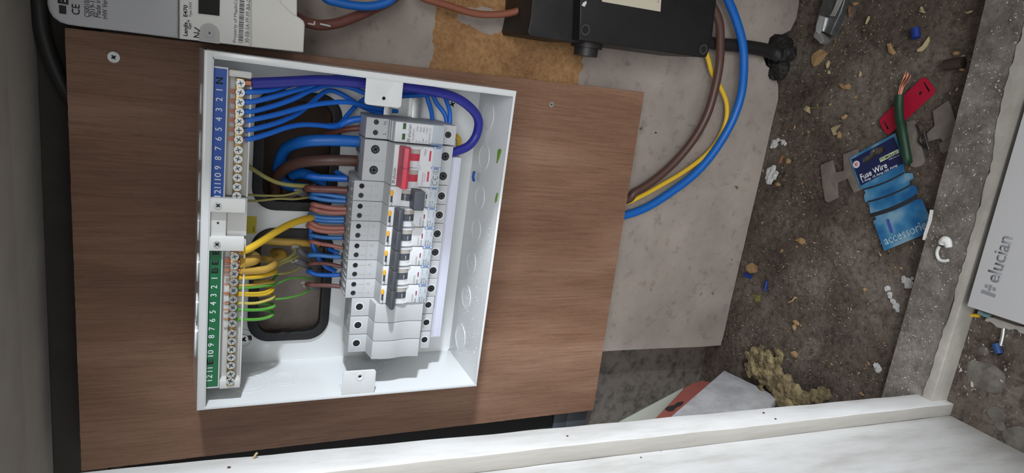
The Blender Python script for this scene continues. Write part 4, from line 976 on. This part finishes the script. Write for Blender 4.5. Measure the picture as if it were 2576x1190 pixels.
# green earth cable offcut with copper strands
gp = [aF(*z2(1078,712),.012), aF(*z2(1075,800),.012), aF(*z2(1082,900),.013), aF(*z2(1100,980),.014), aF(*z2(1118,1080),.013), aF(*z2(1135,1180),.011), aF(*z3(1143,318),.007)]
g = obj('cable_offcut', tube(NM(), gp, .0044, 18, 8), DGRN, None, label='dark green cable offcut with bare copper strands lying over the red tag', cat='cable')
b = NM(); rr = random.Random(2)
for k in range(7):
    o_ = Vector((rr.uniform(-.0022,.0022), rr.uniform(-.0022,.0022), rr.uniform(-.002,.002)))
    tube(b, [aF(*z2(1078,725),.012)+o_*.6, aF(*z2(1100,640),.012)+o_*.9, aF(*z2(1118+k*3,590),.013)+o_, aF(*z2(1130+k*4,546+k*2),.013)+o_*.8], .0007, 7, 4)
obj('copper_strands', b, COPPER, g)
# utility knife at the top
kn = thing('cutting_tool', 'grey metal cutting tool lying near the top beside the wall foot', 'tool', aF(2080,50,.01))
P = [z2(*p) for p in [(520,-60),(690,-60),(665,10),(640,90),(600,175),(560,262),(540,255),(470,220),(445,200),(455,130),(480,60)]]
obj('handle', fplate(P, .004, .010, .002), mat('gunmetal',(96,98,98),.35,.4,var=.3,vscale=120), kn)
P = [z2(*p) for p in [(478,112),(540,132),(525,190),(505,236),(488,232),(470,250),(448,240),(455,180)]]
obj('slide', fplate(P, .014, .003, .0008), mat('pale_metal',(176,178,178),.35,.3), kn)
P = [z2(*p) for p in [(448,225),(470,222),(500,262),(512,305),(480,325),(462,305),(430,280),(436,250)]]
obj('jaw', fplate(P, .003, .012, .0015), mat('jaw_metal',(150,150,148),.3,.4), kn)
for k in range(3):
    b = tube(NM(), [aF(*z2(655-k*18,-20+k*8),.0165), aF(*z2(620-k*16,60+k*10),.0165), aF(*z2(590-k*14,120),.016)], .0012, 8, 4); obj('spring_rod', b, STEEL, kn)
ed_ = tube(NM(), [aF(*z2(530,135),.0175), aF(*z2(520,175),.0175), aF(*z2(508,232),.0175)], .0012, 8, 3); obj('bright_edge', ed_, WPL2, kn, label='bright white edge')  # plain white line along the slide
# blue sleeve pieces
def offcut(label, a, c, r, m, name='sleeve_offcut', cat='sleeve offcut', h=.004): return obj(name, tube(NM(), [aF(*a, h), aF((a[0]+c[0])/2,(a[1]+c[1])/2,h), aF(*c, h)], r, 14, 2), m, None, label=label, cat=cat)
NAVY = mat('navy_sleeve', (24,52,128), .4)
offcut('short fat blue sleeve offcut on the floor above the red tag', z2(1197,214), z2(1204,284), .0044, NAVY, h=.0046)
offcut('tiny blue sleeve offcut on the floor near the foot of the wall panel', z4(158,88), z4(195,103), .0028, NAVY)
offcut('thin blue sleeve offcut below the tiny one near the wall panel', z4(284,124), z4(272,182), .0020, NAVY)
offcut('dark brown rod lying near the threshold to the right of the blue sleeve', z2(1420,488), z2(1558,466), .0055, mat('dark_brown_rod',(52,38,32),.7), 'wooden_rod', 'rod', .0055)
p = aF(1250,400); 
o = tube(NM(), [aZ(1193,432,.0022), aZ(1190,445,.0022), aZ(1192,455,.0022)], .0013, 12, 2); obj('sleeve_offcut', o, mat('blue_sleeve',(30,84,166),.4), None, label='blue sleeve scrap inside the white tray on its lower side', cat='sleeve offcut')
for k, (q, lab) in enumerate((([(1253,378),(1258,374),(1262,378),(1256,398),(1250,411)],'green'),([(1251,485),(1253,487),(1250,505),(1246,510),(1247,498)],'green'))):
    pp = [aZ(u, v, .0004) for u, v in q]; b = plate([[tuple(x[:2]) for x in pp]], Matrix.Translation((0,0,.0003)), .0006)
    obj('insulation_shaving', b, mat('lime_shaving',(110,160,50),.5), None, smooth=False, label=['long green insulation shaving in the tray nearer its corner','short green insulation shaving in the tray further from the corner'][k], cat='shaving')
# rock wool
b = NM(); rr = random.Random(8)
poly = [(215,520,17),(250,500,12),(205,560,20),(250,560,24),(290,530,16),(345,520,17),(350,560,18),(300,580,26),(230,620,26),(290,640,30),(340,620,20),(260,680,20),(320,690,30),(380,680,26),(400,720,30),(440,740,28),(360,760,28),(400,790,24),(460,780,22),(500,770,22),(540,765,20),(590,750,22),(610,745,18),(570,785,16),(340,740,20),(180,540,14),(190,640,14),(250,720,14),(185,600,16)]
for k, (a, c, r) in enumerate(poly):
    p = aF(*z4(a, c), .008); blob(b, p, r/2.204/2100*1.9, (1,1,.42), .3, 110, 2, k)
b = fuse(b, .0016, .0020, .006)
obj('insulation_clump', b, mat('rock_wool',(150,134,98),.95,rgb2=(96,82,58),vscale=80,bump=1.0,bscale=500), None, label='clump of dull yellow rock wool insulation on the floor by the tile', cat='insulation')
# tile, red board and pale board leaning in the corner
def slab(P3, th):
    o_ = Vector(P3[0]); n = (Vector(P3[1])-o_).cross(Vector(P3[2])-o_).normalized()
    if n.dot(CP-o_) < 0: n = -n
    M = frame(o_, Vector(P3[1])-o_, n); return plate([trace([Vector(p) for p in P3], M)], M @ Matrix.Translation((0,0,-th)), th, bev=.0006)
p1 = aF(1822,932,.006); p2 = aF(1956,996,.004); n_ = None
p3 = aY(1690,1046,-.06)
nn = (p2-p1).cross(p3-p1).normalized()
def onp(u, v): d = ray(u, v); return CP + d*((p1-CP).dot(nn)/d.dot(nn))
obj('marble_tile', slab([p1, p2, onp(1935,1030), onp(1915,1060), onp(1760,1085), p3], .009), mat('marbled_grey_tile',(186,184,184),.4,rgb2=(160,158,160),vscale=30), None, label='thick pale grey marbled tile leaning in the corner behind the white batten', cat='tile')
def slabpx(anch, P, th):   # a flat board through three real points, its outline traced on that plane
    a, b_, c_ = [aY(*q) for q in anch]; n = (b_-a).cross(c_-a).normalized(); n = -n if n.dot(CP-a) < 0 else n
    on = lambda u, v: CP + ray(u, v)*((a-CP).dot(n)/ray(u, v).dot(n))
    M = frame(a, b_-a, n); return plate([trace([on(u, v) for u, v in P], M)], M @ Matrix.Translation((0,0,-th)), th, bev=.0004), M, on
bq, Mr, onr = slabpx([(1640,1085,-.006),(1765,958,.050),(1820,940,.046)], [(1600,1095),(1640,1062),(1722,975),(1735,968),(1765,957),(1800,965),(1822,940),(1800,1000),(1720,1095)], .004)
rb = obj('red_board', bq, mat('terracotta_board',(150,82,72),.6), None, label='terracotta red board with a black smudge tucked behind the grey tile', cat='board')
obj('black_smudge', plate([trace([onr(*q) for q in [z5(905,800),z5(925,785),z5(960,778),z5(985,760),z5(1020,755),z5(1010,775),z5(975,790),z5(955,812),z5(925,815),z5(915,808)]], Mr)], Mr, .0008), mat('black_smudge',(44,34,34),.8), rb, smooth=False)
bq, _, _ = slabpx([(1560,1085,-.004),(1718,977,.053),(1660,1050,.018)], [(1535,1078),(1560,1060),(1719,976),(1714,992),(1640,1062),(1620,1090),(1550,1098)], .003)
obj('pale_board', bq, mat('pale_green_board',(172,174,162),.6), None, label='pale greenish board sliver tucked behind the red board', cat='board')
# plaster and filler crumbs
WF_ = mat('white_filler', (188,188,186), .8, bump=.5, bscale=200)
def crumb(name, label, P, r, m, cat, f=aF, sc=(1,1,.5), amp=.3, group=None):
    b = NM()
    for k, (u, v) in enumerate(P): blob(b, f(u+random.uniform(-1.5,1.5), v+random.uniform(-1.5,1.5), r*.25), r*random.uniform(.75,1.6), (sc[0]*random.uniform(.7,1.2), sc[1], sc[2]*.6), amp, 160, 2, k+len(label))
    b = fuse(b, r*.16, r*.28, r*.9)
    return obj(name, b, m, None, label=label, cat=cat, group=group)
crumb('filler_curl', 'curled white filler flake on the floor by the upper wall panel edge', [z3(135,200),z3(140,180),z3(155,165),z3(175,158),z3(198,160),z3(212,172),z3(222,185)], .0034, WF_, 'filler flake')
crumb('filler_lump', 'white filler lump on the floor below the curled flake', [z3(115,395),z3(130,385),z3(105,430),z3(140,425),z3(100,460),z3(120,450),z3(150,420)], .0048, WF_, 'filler lump')
crumb('torn_paper', 'torn white scrap on the floor left of the threshold', [z4(955,170),z4(962,195),z4(970,215),z4(985,240),z4(998,262),z4(1005,288)], .0024, WF_, 'paper scrap')
crumb('torn_paper', 'white scrap lodged against the threshold beside the other torn scrap', [z4(1045,118),z4(1065,125),z4(1080,140),z4(1092,110),z4(1070,150)], .0026, WF_, 'paper scrap')
crumb('paper_fleck', 'small white fleck on the floor above the batten', [z4(892,592),z4(900,604),z4(905,614)], .0024, WF_, 'fleck')
# pale edge strip under the card, and the white cable clip on the threshold
obj('card_strip', fplate([z3(*p) for p in [(1308,676),(1332,680),(1318,760),(1290,840),(1268,905),(1250,902),(1262,850),(1290,770)]], .0196, .0010), WPL, None, smooth=False, label='narrow white strip at the edge of the threshold beyond the card', cat='strip')
def aT(u, v, h=0.0): return aZ(u, v, zt+h)
cc = thing('cable_clip', 'white cable clip with a curled tail on the cement threshold', 'cable clip', aT(2378,618,.003))
b = tube(NM(), [aT(*z3(*p),.002) for p in [(1378,950),(1362,985),(1362,1020),(1378,1050),(1410,1060),(1445,1055)]], .0016, 10, 6); obj('curled_tail', b, WPL, cc)
b = tube(NM(), [aT(*z3(*p),.006) for p in [(1398,940),(1405,920),(1425,908),(1440,925),(1448,960)]], .0042, 10, 5, radii=lambda t: .0046-.003*abs(t-.45)); obj('clip_head', b, WPL, cc)

# outer floor: loose cover of the enclosure with its printed name
zl = -.402
cv = thing('enclosure_cover', 'loose white enclosure cover with a grey logo lying outside the threshold', 'enclosure cover', aZ(2520,560,zl))
k0 = aZ(2432,770,zl); k1 = aZ(2576,838,zl); k2 = aZ(2540,400,zl)
ex = (k2-k0).normalized(); ey = Vector((-ex.y, ex.x, 0)); ey = -ey if ey.y > 0 else ey
Mc = Matrix((ex, ey, Vector((0,0,1)))).transposed().to_4x4(); Mc.translation = k0+Vector((0,0,-.0275))
if Mc.determinant() < 0: Mc = frame(k0+Vector((0,0,-.0275)), ex, (0,0,1))
sg_ = 1 if (Mc.to_3x3() @ Vector((0,1,0))).y < 0 else -1
b = NM(); box(b, 0, .285, *(sorted((0, .245*sg_))), .0255, .0275, .0008, M=Mc); 
for (x0,x1,y0,y1) in ((0,.0012,0,.245),(.2838,.285,0,.245),(0,.285,0,.0012)): box(b, x0,x1,*(sorted((y0*sg_,y1*sg_))), 0,.026, M=Mc)
obj('panel', b, mat('cover_white',(198,198,199),.45,bump=.1,bscale=1500), cv)
ca = aZ(2532,668,zl); cb = aZ(2561,595,zl)
ta = aZ(2510,717,zl+.0001); tb = aZ(2548,588,zl+.0001)
LG = mat('logo_grey', (132,134,138), .5)
Mt = frame(aZ(2499,733,zl+.0001), aZ(2543,588,zl)-aZ(2503,717,zl), (0,0,1))
# word, then the bars of the mark (traced)
def ztext(s, p0, p1, z, m, parent, height, **k):
    a = aZ(*p0, z); c = aZ(*p1, z); return text(s, frame(a, c-a, (0,0,1)), m, parent, width=(c-a).length, height=height, **k)
ztext('elucian', (2496,709), (2531,594), zl+.0001, LG, cv, .0118, bold=.015)
def zplate(P, m, parent, name): return obj(name, plate([[tuple(aZ(u,v,zl)[:2]) for u,v in P]], Matrix.Translation((0,0,zl)), .0002), m, parent, smooth=False)
for P in ([(2470.6,728.0),(2505.7,740.6),(2502.9,749.1),(2467.1,736.6)],[(2479.4,714.6),(2486.3,716.9),(2483.7,724.9),(2476.6,722.6)],[(2488.6,715.7),(2497.1,718.9),(2491.4,732.9),(2485.1,730.6)],[(2498.3,721.7),(2506.3,724.6),(2504.0,733.1),(2496.6,730.6)]):
    zplate(P, LG, cv, 'logo_mark')
def aO(u, v, h=0.0): return aZ(u, v, OF+h)
# debris round the cover
b = plate([[tuple(aO(*z4(*p), .006)[:2]) for p in [(1488,344),(1500,330),(1522,325),(1545,330),(1565,338),(1590,346),(1625,358),(1665,372),(1725,384),(1725,415),(1700,418),(1680,412),(1668,396),(1650,392),(1628,396),(1605,390),(1580,388),(1556,382),(1540,366),(1520,352),(1500,352)]]], Matrix.Translation((0,0,OF)), .006, bev=.001)
obj('plaster_strip', b, mat('grey_white_plaster',(170,166,160),.85,bump=.6,bscale=160), None, label='broken grey white plaster strip sticking out under the loose cover', cat='plaster strip')
sc_ = thing('wall_screw', 'zinc screw lying beside the broken plaster strip outside the threshold', 'screw', aO(*z4(1590,440),.003))
obj('shank', tube(NM(), [aO(*z4(1598,380),.003), aO(*z4(1592,430),.003), aO(*z4(1580,482),.003)], .0017, 12, 3), STEEL, sc_)
p = aO(*z4(1580,482),.003); q = aO(*z4(1577,490),.003); obj('tip', cyl(NM(), p, q, .0022, 12, .0005), STEEL, sc_)
b = tube(NM(), [aO(*z4(1552,472),.0035), aO(*z4(1562,500),.0035), aO(*z4(1572,528),.0035)], .0034, 14, 3); wp = obj('wall_plug', b, mat('blue_wall_plug',(36,74,128),.5), None, label='blue plastic wall plug beside the screw tip', cat='wall plug')
p = aO(*z4(1574,530),.0035); b = NM(); cyl(b, p, p+(p-aO(*z4(1562,500),.005)).normalized()*.0006, .0020, 14); obj('plug_bore', b, HOLE, wp)
wire('sleeve_scrap', 'yellow sleeve scrap above the end of the cover corner', [aO(*z4(1395,312),.004), aO(*z4(1420,315),.004), aO(*z4(1462,318),.004)], .0018, YELW, cat='sleeve scrap')
wire('sleeve_scrap', 'yellow sleeve scrap standing at the left edge of the cover', [aO(*z4(1396,178),.006), aO(*z4(1404,190),.006), aO(*z4(1400,215),.006)], .0040, YELW, cat='sleeve scrap')
b = tube(NM(), [aO(*z4(1460,298),.006), aO(*z4(1490,312),.006), aO(*z4(1520,322),.006)], .0020, 12, 4); obj('clear_tube', b, mat('aqua_tube',(120,150,156),.25), None, label='short pale aqua tube poking from under the cover corner', cat='tube')
SPL = mat('dried_splash', (116,110,102), .85, rgb2=(88,82,75), vscale=60)
for k, (a, c, r, lab) in enumerate(((1500,650,.014,'largest pale dried plaster blob outside the threshold'),(1548,862,.0065,'middling round plaster blob nearest the door board'),(1578,928,.0045,'smallest round plaster blob nearest the door board'),(1695,1020,.013,'pale plaster blob cut by the picture edge by the door board'),(1485,515,.004,'small plaster blob above the largest one'),(1365,487,.003,'tiny plaster blob right beside the threshold strip'))):
    b = NM(); blob(b, aO(*z4(a, c), .0002), r, (1,1.15,.10), .18, 90, 3, k); obj('plaster_blob', b, SPL, None, label=lab, cat='plaster blob')

# wood chips large enough to count
CH = [mat('chip_tan',(156,126,88),.8,bump=.4), mat('chip_pale',(168,152,116),.8,bump=.4), mat('chip_brown',(128,88,62),.8,bump=.4)]
def chip(P, m, thk, label, cat='wood chip', group=None, f=aF):
    pts = [f(u, v, .0005+thk*random.uniform(.2,1.4)) for u, v in P]; b = NM()
    top = [b.verts.new(p+Vector((0,0,thk))) for p in pts]; bot = [b.verts.new(Vector((p.x,p.y,p.z-.0004))) for p in pts]
    c = sum((p for p in pts), Vector())/len(pts); tc_ = b.verts.new(c+Vector((0,0,thk*1.8))); n = len(pts)
    for k in range(n): b.faces.new((top[k], top[(k+1)%n], tc_)); b.faces.new((top[k], bot[k], bot[(k+1)%n], top[(k+1)%n]))
    b.faces.new(bot[::-1]); bmesh.ops.recalc_face_normals(b, faces=b.faces[:]); return obj('wood_chip', b, m, None, smooth=False, label=label, cat=cat, group=group)
BIG = [
 (z2,[(425,420),(440,400),(490,368),(520,380),(540,395),(505,450),(470,485),(440,498),(425,470)],0,'large crinkled tan bark chip just below the cutting tool jaw'),
 (z2,[(990,330),(1015,325),(1030,360),(1055,395),(1035,412),(1005,395)],0,'tan chip left of the blue sleeve and its curved chip'),
 (z2,[(1302,275),(1308,300),(1285,350),(1250,385),(1215,388),(1212,370),(1245,355),(1275,320)],1,'long curved tan shaving under the fat blue sleeve'),
 (z2,[(630,628),(660,630),(672,650),(705,625),(718,640),(705,670),(670,668),(645,655)],0,'pair-shaped tan chip in mid floor above the red tag level'),
 (z2,[(365,820),(385,790),(405,800),(412,850),(385,835)],1,'pale triangular chip with a green stalk near the wall panel'),
 (z2,[(645,875),(680,855),(695,862),(675,890),(655,895)],0,'small bright tan chip below the pair-shaped chip'),
 (z3,[(570,70),(620,45),(642,42),(612,75),(600,95),(618,115),(590,120)],1,'ragged pale chip with a curl just above its rounded neighbour'),
 (z3,[(615,98),(635,90),(646,115),(640,142),(618,140)],0,'rounded tan chip touching the ragged pale chip'),
 (z3,[(185,290),(200,268),(215,270),(195,330),(175,335)],2,'brown sliver between the two white filler pieces'),
 (z3,[(232,300),(250,290),(270,310),(255,332),(235,330)],0,'square tan chip right of the brown sliver'),
 (z3,[(152,480),(175,472),(192,485),(180,502),(158,500)],0,'tan crumb just below the white filler lump'),
 (z3,[(298,905),(345,885),(372,900),(375,930),(350,938),(330,920)],0,'tan chip left of the fuse wire card bottom corner'),
 (z3,[(0,1095),(15,1105),(18,1140),(0,1150)],2,'brown chip at the foot of the wall panel'),
 (z4,[(175,40),(205,22),(232,45),(225,78),(195,82),(172,62)],0,'round crumbly tan chip next to the tiny blue sleeve'),
 (z4,[(430,345),(445,340),(465,358),(462,372),(440,370)],0,'upper of two touching tan chips above the rock wool'),
 (z4,[(428,370),(442,368),(450,385),(440,402),(428,385)],0,'lower of two touching tan chips above the rock wool'),
 (z4,[(420,520),(440,512),(458,530),(450,550),(425,542)],0,'pinkish tan chip to the right of the rock wool'),
 (z4,[(815,168),(830,162),(842,175),(828,185)],0,'tiny orange chip left of the torn white scrap'),
 (z2,[(1480,400),(1505,385),(1535,390),(1520,415),(1490,418)],0,'flat pale chip near the threshold under the dark speckles'),
 (z2,[(1530,435),(1560,412),(1578,415),(1555,440),(1535,448)],1,'pale chip near the threshold beside the dark brown rod'),
 (z2,[(835,160),(850,125),(858,122),(852,150),(832,182),(826,180)],1,'thin green-yellow sliver left of the fat blue sleeve'),
 (z2,[(1240,55),(1252,50),(1262,80),(1280,90),(1262,100),(1232,90)],1,'star-like pale flake near the top of the floor'),
 (z2,[(530,480),(550,450),(562,465),(550,500),(538,512)],1,'pale curled flake under the large bark chip'),
 (z2,[(540,525),(560,530),(565,552),(545,556),(552,542)],1,'small hooked flake under the pale curled flake'),
 (z2,[(778,575),(788,530),(798,545),(795,570)],1,'upright pale sliver in mid floor'),
 (z2,[(725,20),(760,15),(778,22),(750,42),(735,38)],0,'tan flake at the very top beside the cutting tool'),
 (z2,[(700,45),(715,50),(712,110),(704,130),(700,90)],2,'brown splinter just below the top tan flake'),
 (z2,[(1575,95),(1600,88),(1630,78),(1622,92),(1590,104)],1,'pale sliver at the top near the threshold'),
 (z2,[(1530,515),(1550,508),(1575,518),(1558,532),(1535,528)],0,'small chip just under the dark brown rod'),
]
for f, P, m, lab in BIG: chip([f(*p) for p in P], CH[m], .0014, lab)
wire('grass_stalk', 'thin green stalk beside the pale triangular chip', [aF(*z2(410,808),.001), aF(*z2(450,806),.001), aF(*z2(486,803),.001)], .0007, mat('stalk_green',(108,112,44),.7), cat='stalk', seg=6)
wire('moss_curl', 'tan root-like curl lying above the rock wool', [aF(*z4(405,245),.001), aF(*z4(425,235),.002), aF(*z4(440,218),.002), aF(*z4(450,222),.001)], .0012, CH[0], cat='curl', seg=6)
crumb('moss_tuft', 'small yellow-green moss tuft near the wall panel foot', [z4(220,205),z4(232,215),z4(225,228),z4(240,232)], .0022, mat('moss',(116,112,48),.9,bump=.6), 'moss')
# countless flakes
def scatter(name, label, n, rect, m, z, keep, s0, s1, seed):
    r = random.Random(seed); b = NM(); k = 0
    while k < n:
        x = r.uniform(rect[0], rect[1]); y = r.uniform(rect[2], rect[3])
        if noise.noise(Vector((x*14, y*14, seed)))+r.uniform(-.5,.5) < -.05 or not keep(x, y): continue
        s = r.uniform(s0, s1)*(1 if r.random() > .06 else 1.9); a = r.uniform(0, 6.28); c = Vector((x, y, z)); e = s*r.uniform(.18,.6)
        d = Vector((math.cos(a), math.sin(a), 0)); q = Vector((-d.y, d.x, 0)); h = Vector((0,0,r.uniform(.0004,.0016)))
        v = [b.verts.new(p) for p in (c-d*s*r.uniform(.6,1)+q*e*r.uniform(-.6,.6)+h*.2, c+q*e+d*s*r.uniform(-.6,.6)+h*r.random(), c+d*s+q*e*r.uniform(-.5,.5)+h, c-q*e+d*s*r.uniform(-.6,.6)+h*.3, c)]
        b.faces.new((v[0],v[3],v[2],v[1])).normal_update(); b.faces.new((v[0],v[1],v[4])); b.faces.new((v[1],v[2],v[4])); b.faces.new((v[2],v[3],v[4])); b.faces.new((v[3],v[0],v[4])); k += 1
    return obj(name, b, m, None, smooth=False, label=label, cat='debris', kind='stuff')
inn = lambda x, y: y < YW-.002 or x < -.05
scatter('sawdust_flakes', 'pale sawdust and plaster flakes strewn over the dark floor', 2000, (-.04,.44,-.2,.034), mat('flake_pale',(160,148,128),.9), FL+.0002, inn, .0004, .0014, 21)
scatter('wood_shavings', 'tan wood shavings strewn over the dark floor', 170, (-.04,.44,-.2,.034), CH[0], FL+.0003, inn, .0008, .0026, 22)
scatter('plaster_dust', 'white plaster crumbs strewn on the cement threshold', 520, (.03,.44,-.245,-.214), mat('flake_white',(176,171,163),.9), zt+.0002, lambda x, y: True, .0004, .0013, 23)
scatter('plaster_dust', 'pale crumbs strewn outside the threshold', 500, (.0,.30,-.40,-.262), mat('flake_grey',(170,164,154),.9), OF+.0002, lambda x, y: x > .045, .0006, .0020, 24)
scatter('insulation_dust', 'white dust specks gathered on the inner lower side of the tray', 260, (.012,.19,-.076,-.030), mat('flake_bright',(236,238,240),.7), .0003, lambda x, y: noise.noise(Vector((x*30,y*50,2))) > -.25, .0001, .0004, 25)
for k, (u, v, r) in enumerate(((1427,1098,.0009),(1921,1039,.0010),(1951,1054,.0008),(576,1177,.0010))):
    q = aX(u, v, .0405+(aX(u, v, .05).z-OF)*.031); bb_ = NM(); cyl(bb_, q-Vector((.001,0,0)), q+Vector((.0004,0,0)), r, 12)
    obj('nail_hole', bb_, mat('rust_brown_mark',(84,60,48),.8), bpy.data.objects['trim_3'])
# splinters on the batten
for k, (P, lab) in enumerate((([(638,1153),(642,1145),(647,1139)],'pale splinter standing up from the batten edge near the board'),)):
    wire('splinter', lab, [aY(u, v, -.25) for u, v in P], .0007, CH[1], cat='splinter', seg=5)
# dark cable dropping behind the top corner of the plywood
wire('ceiling_cable', 'dark grey cable running behind the top corner of the plywood', [aY(*p) for p in [(95,-60,.020),(97,0,.020),(103,60,.021),(115,110,.022),(132,160,.022),(155,210,.022),(185,260,.0225),(230,320,.0225)]], .0058, mat('dark_grey_cable',(44,43,42),.5), cat='cable', seg=16)
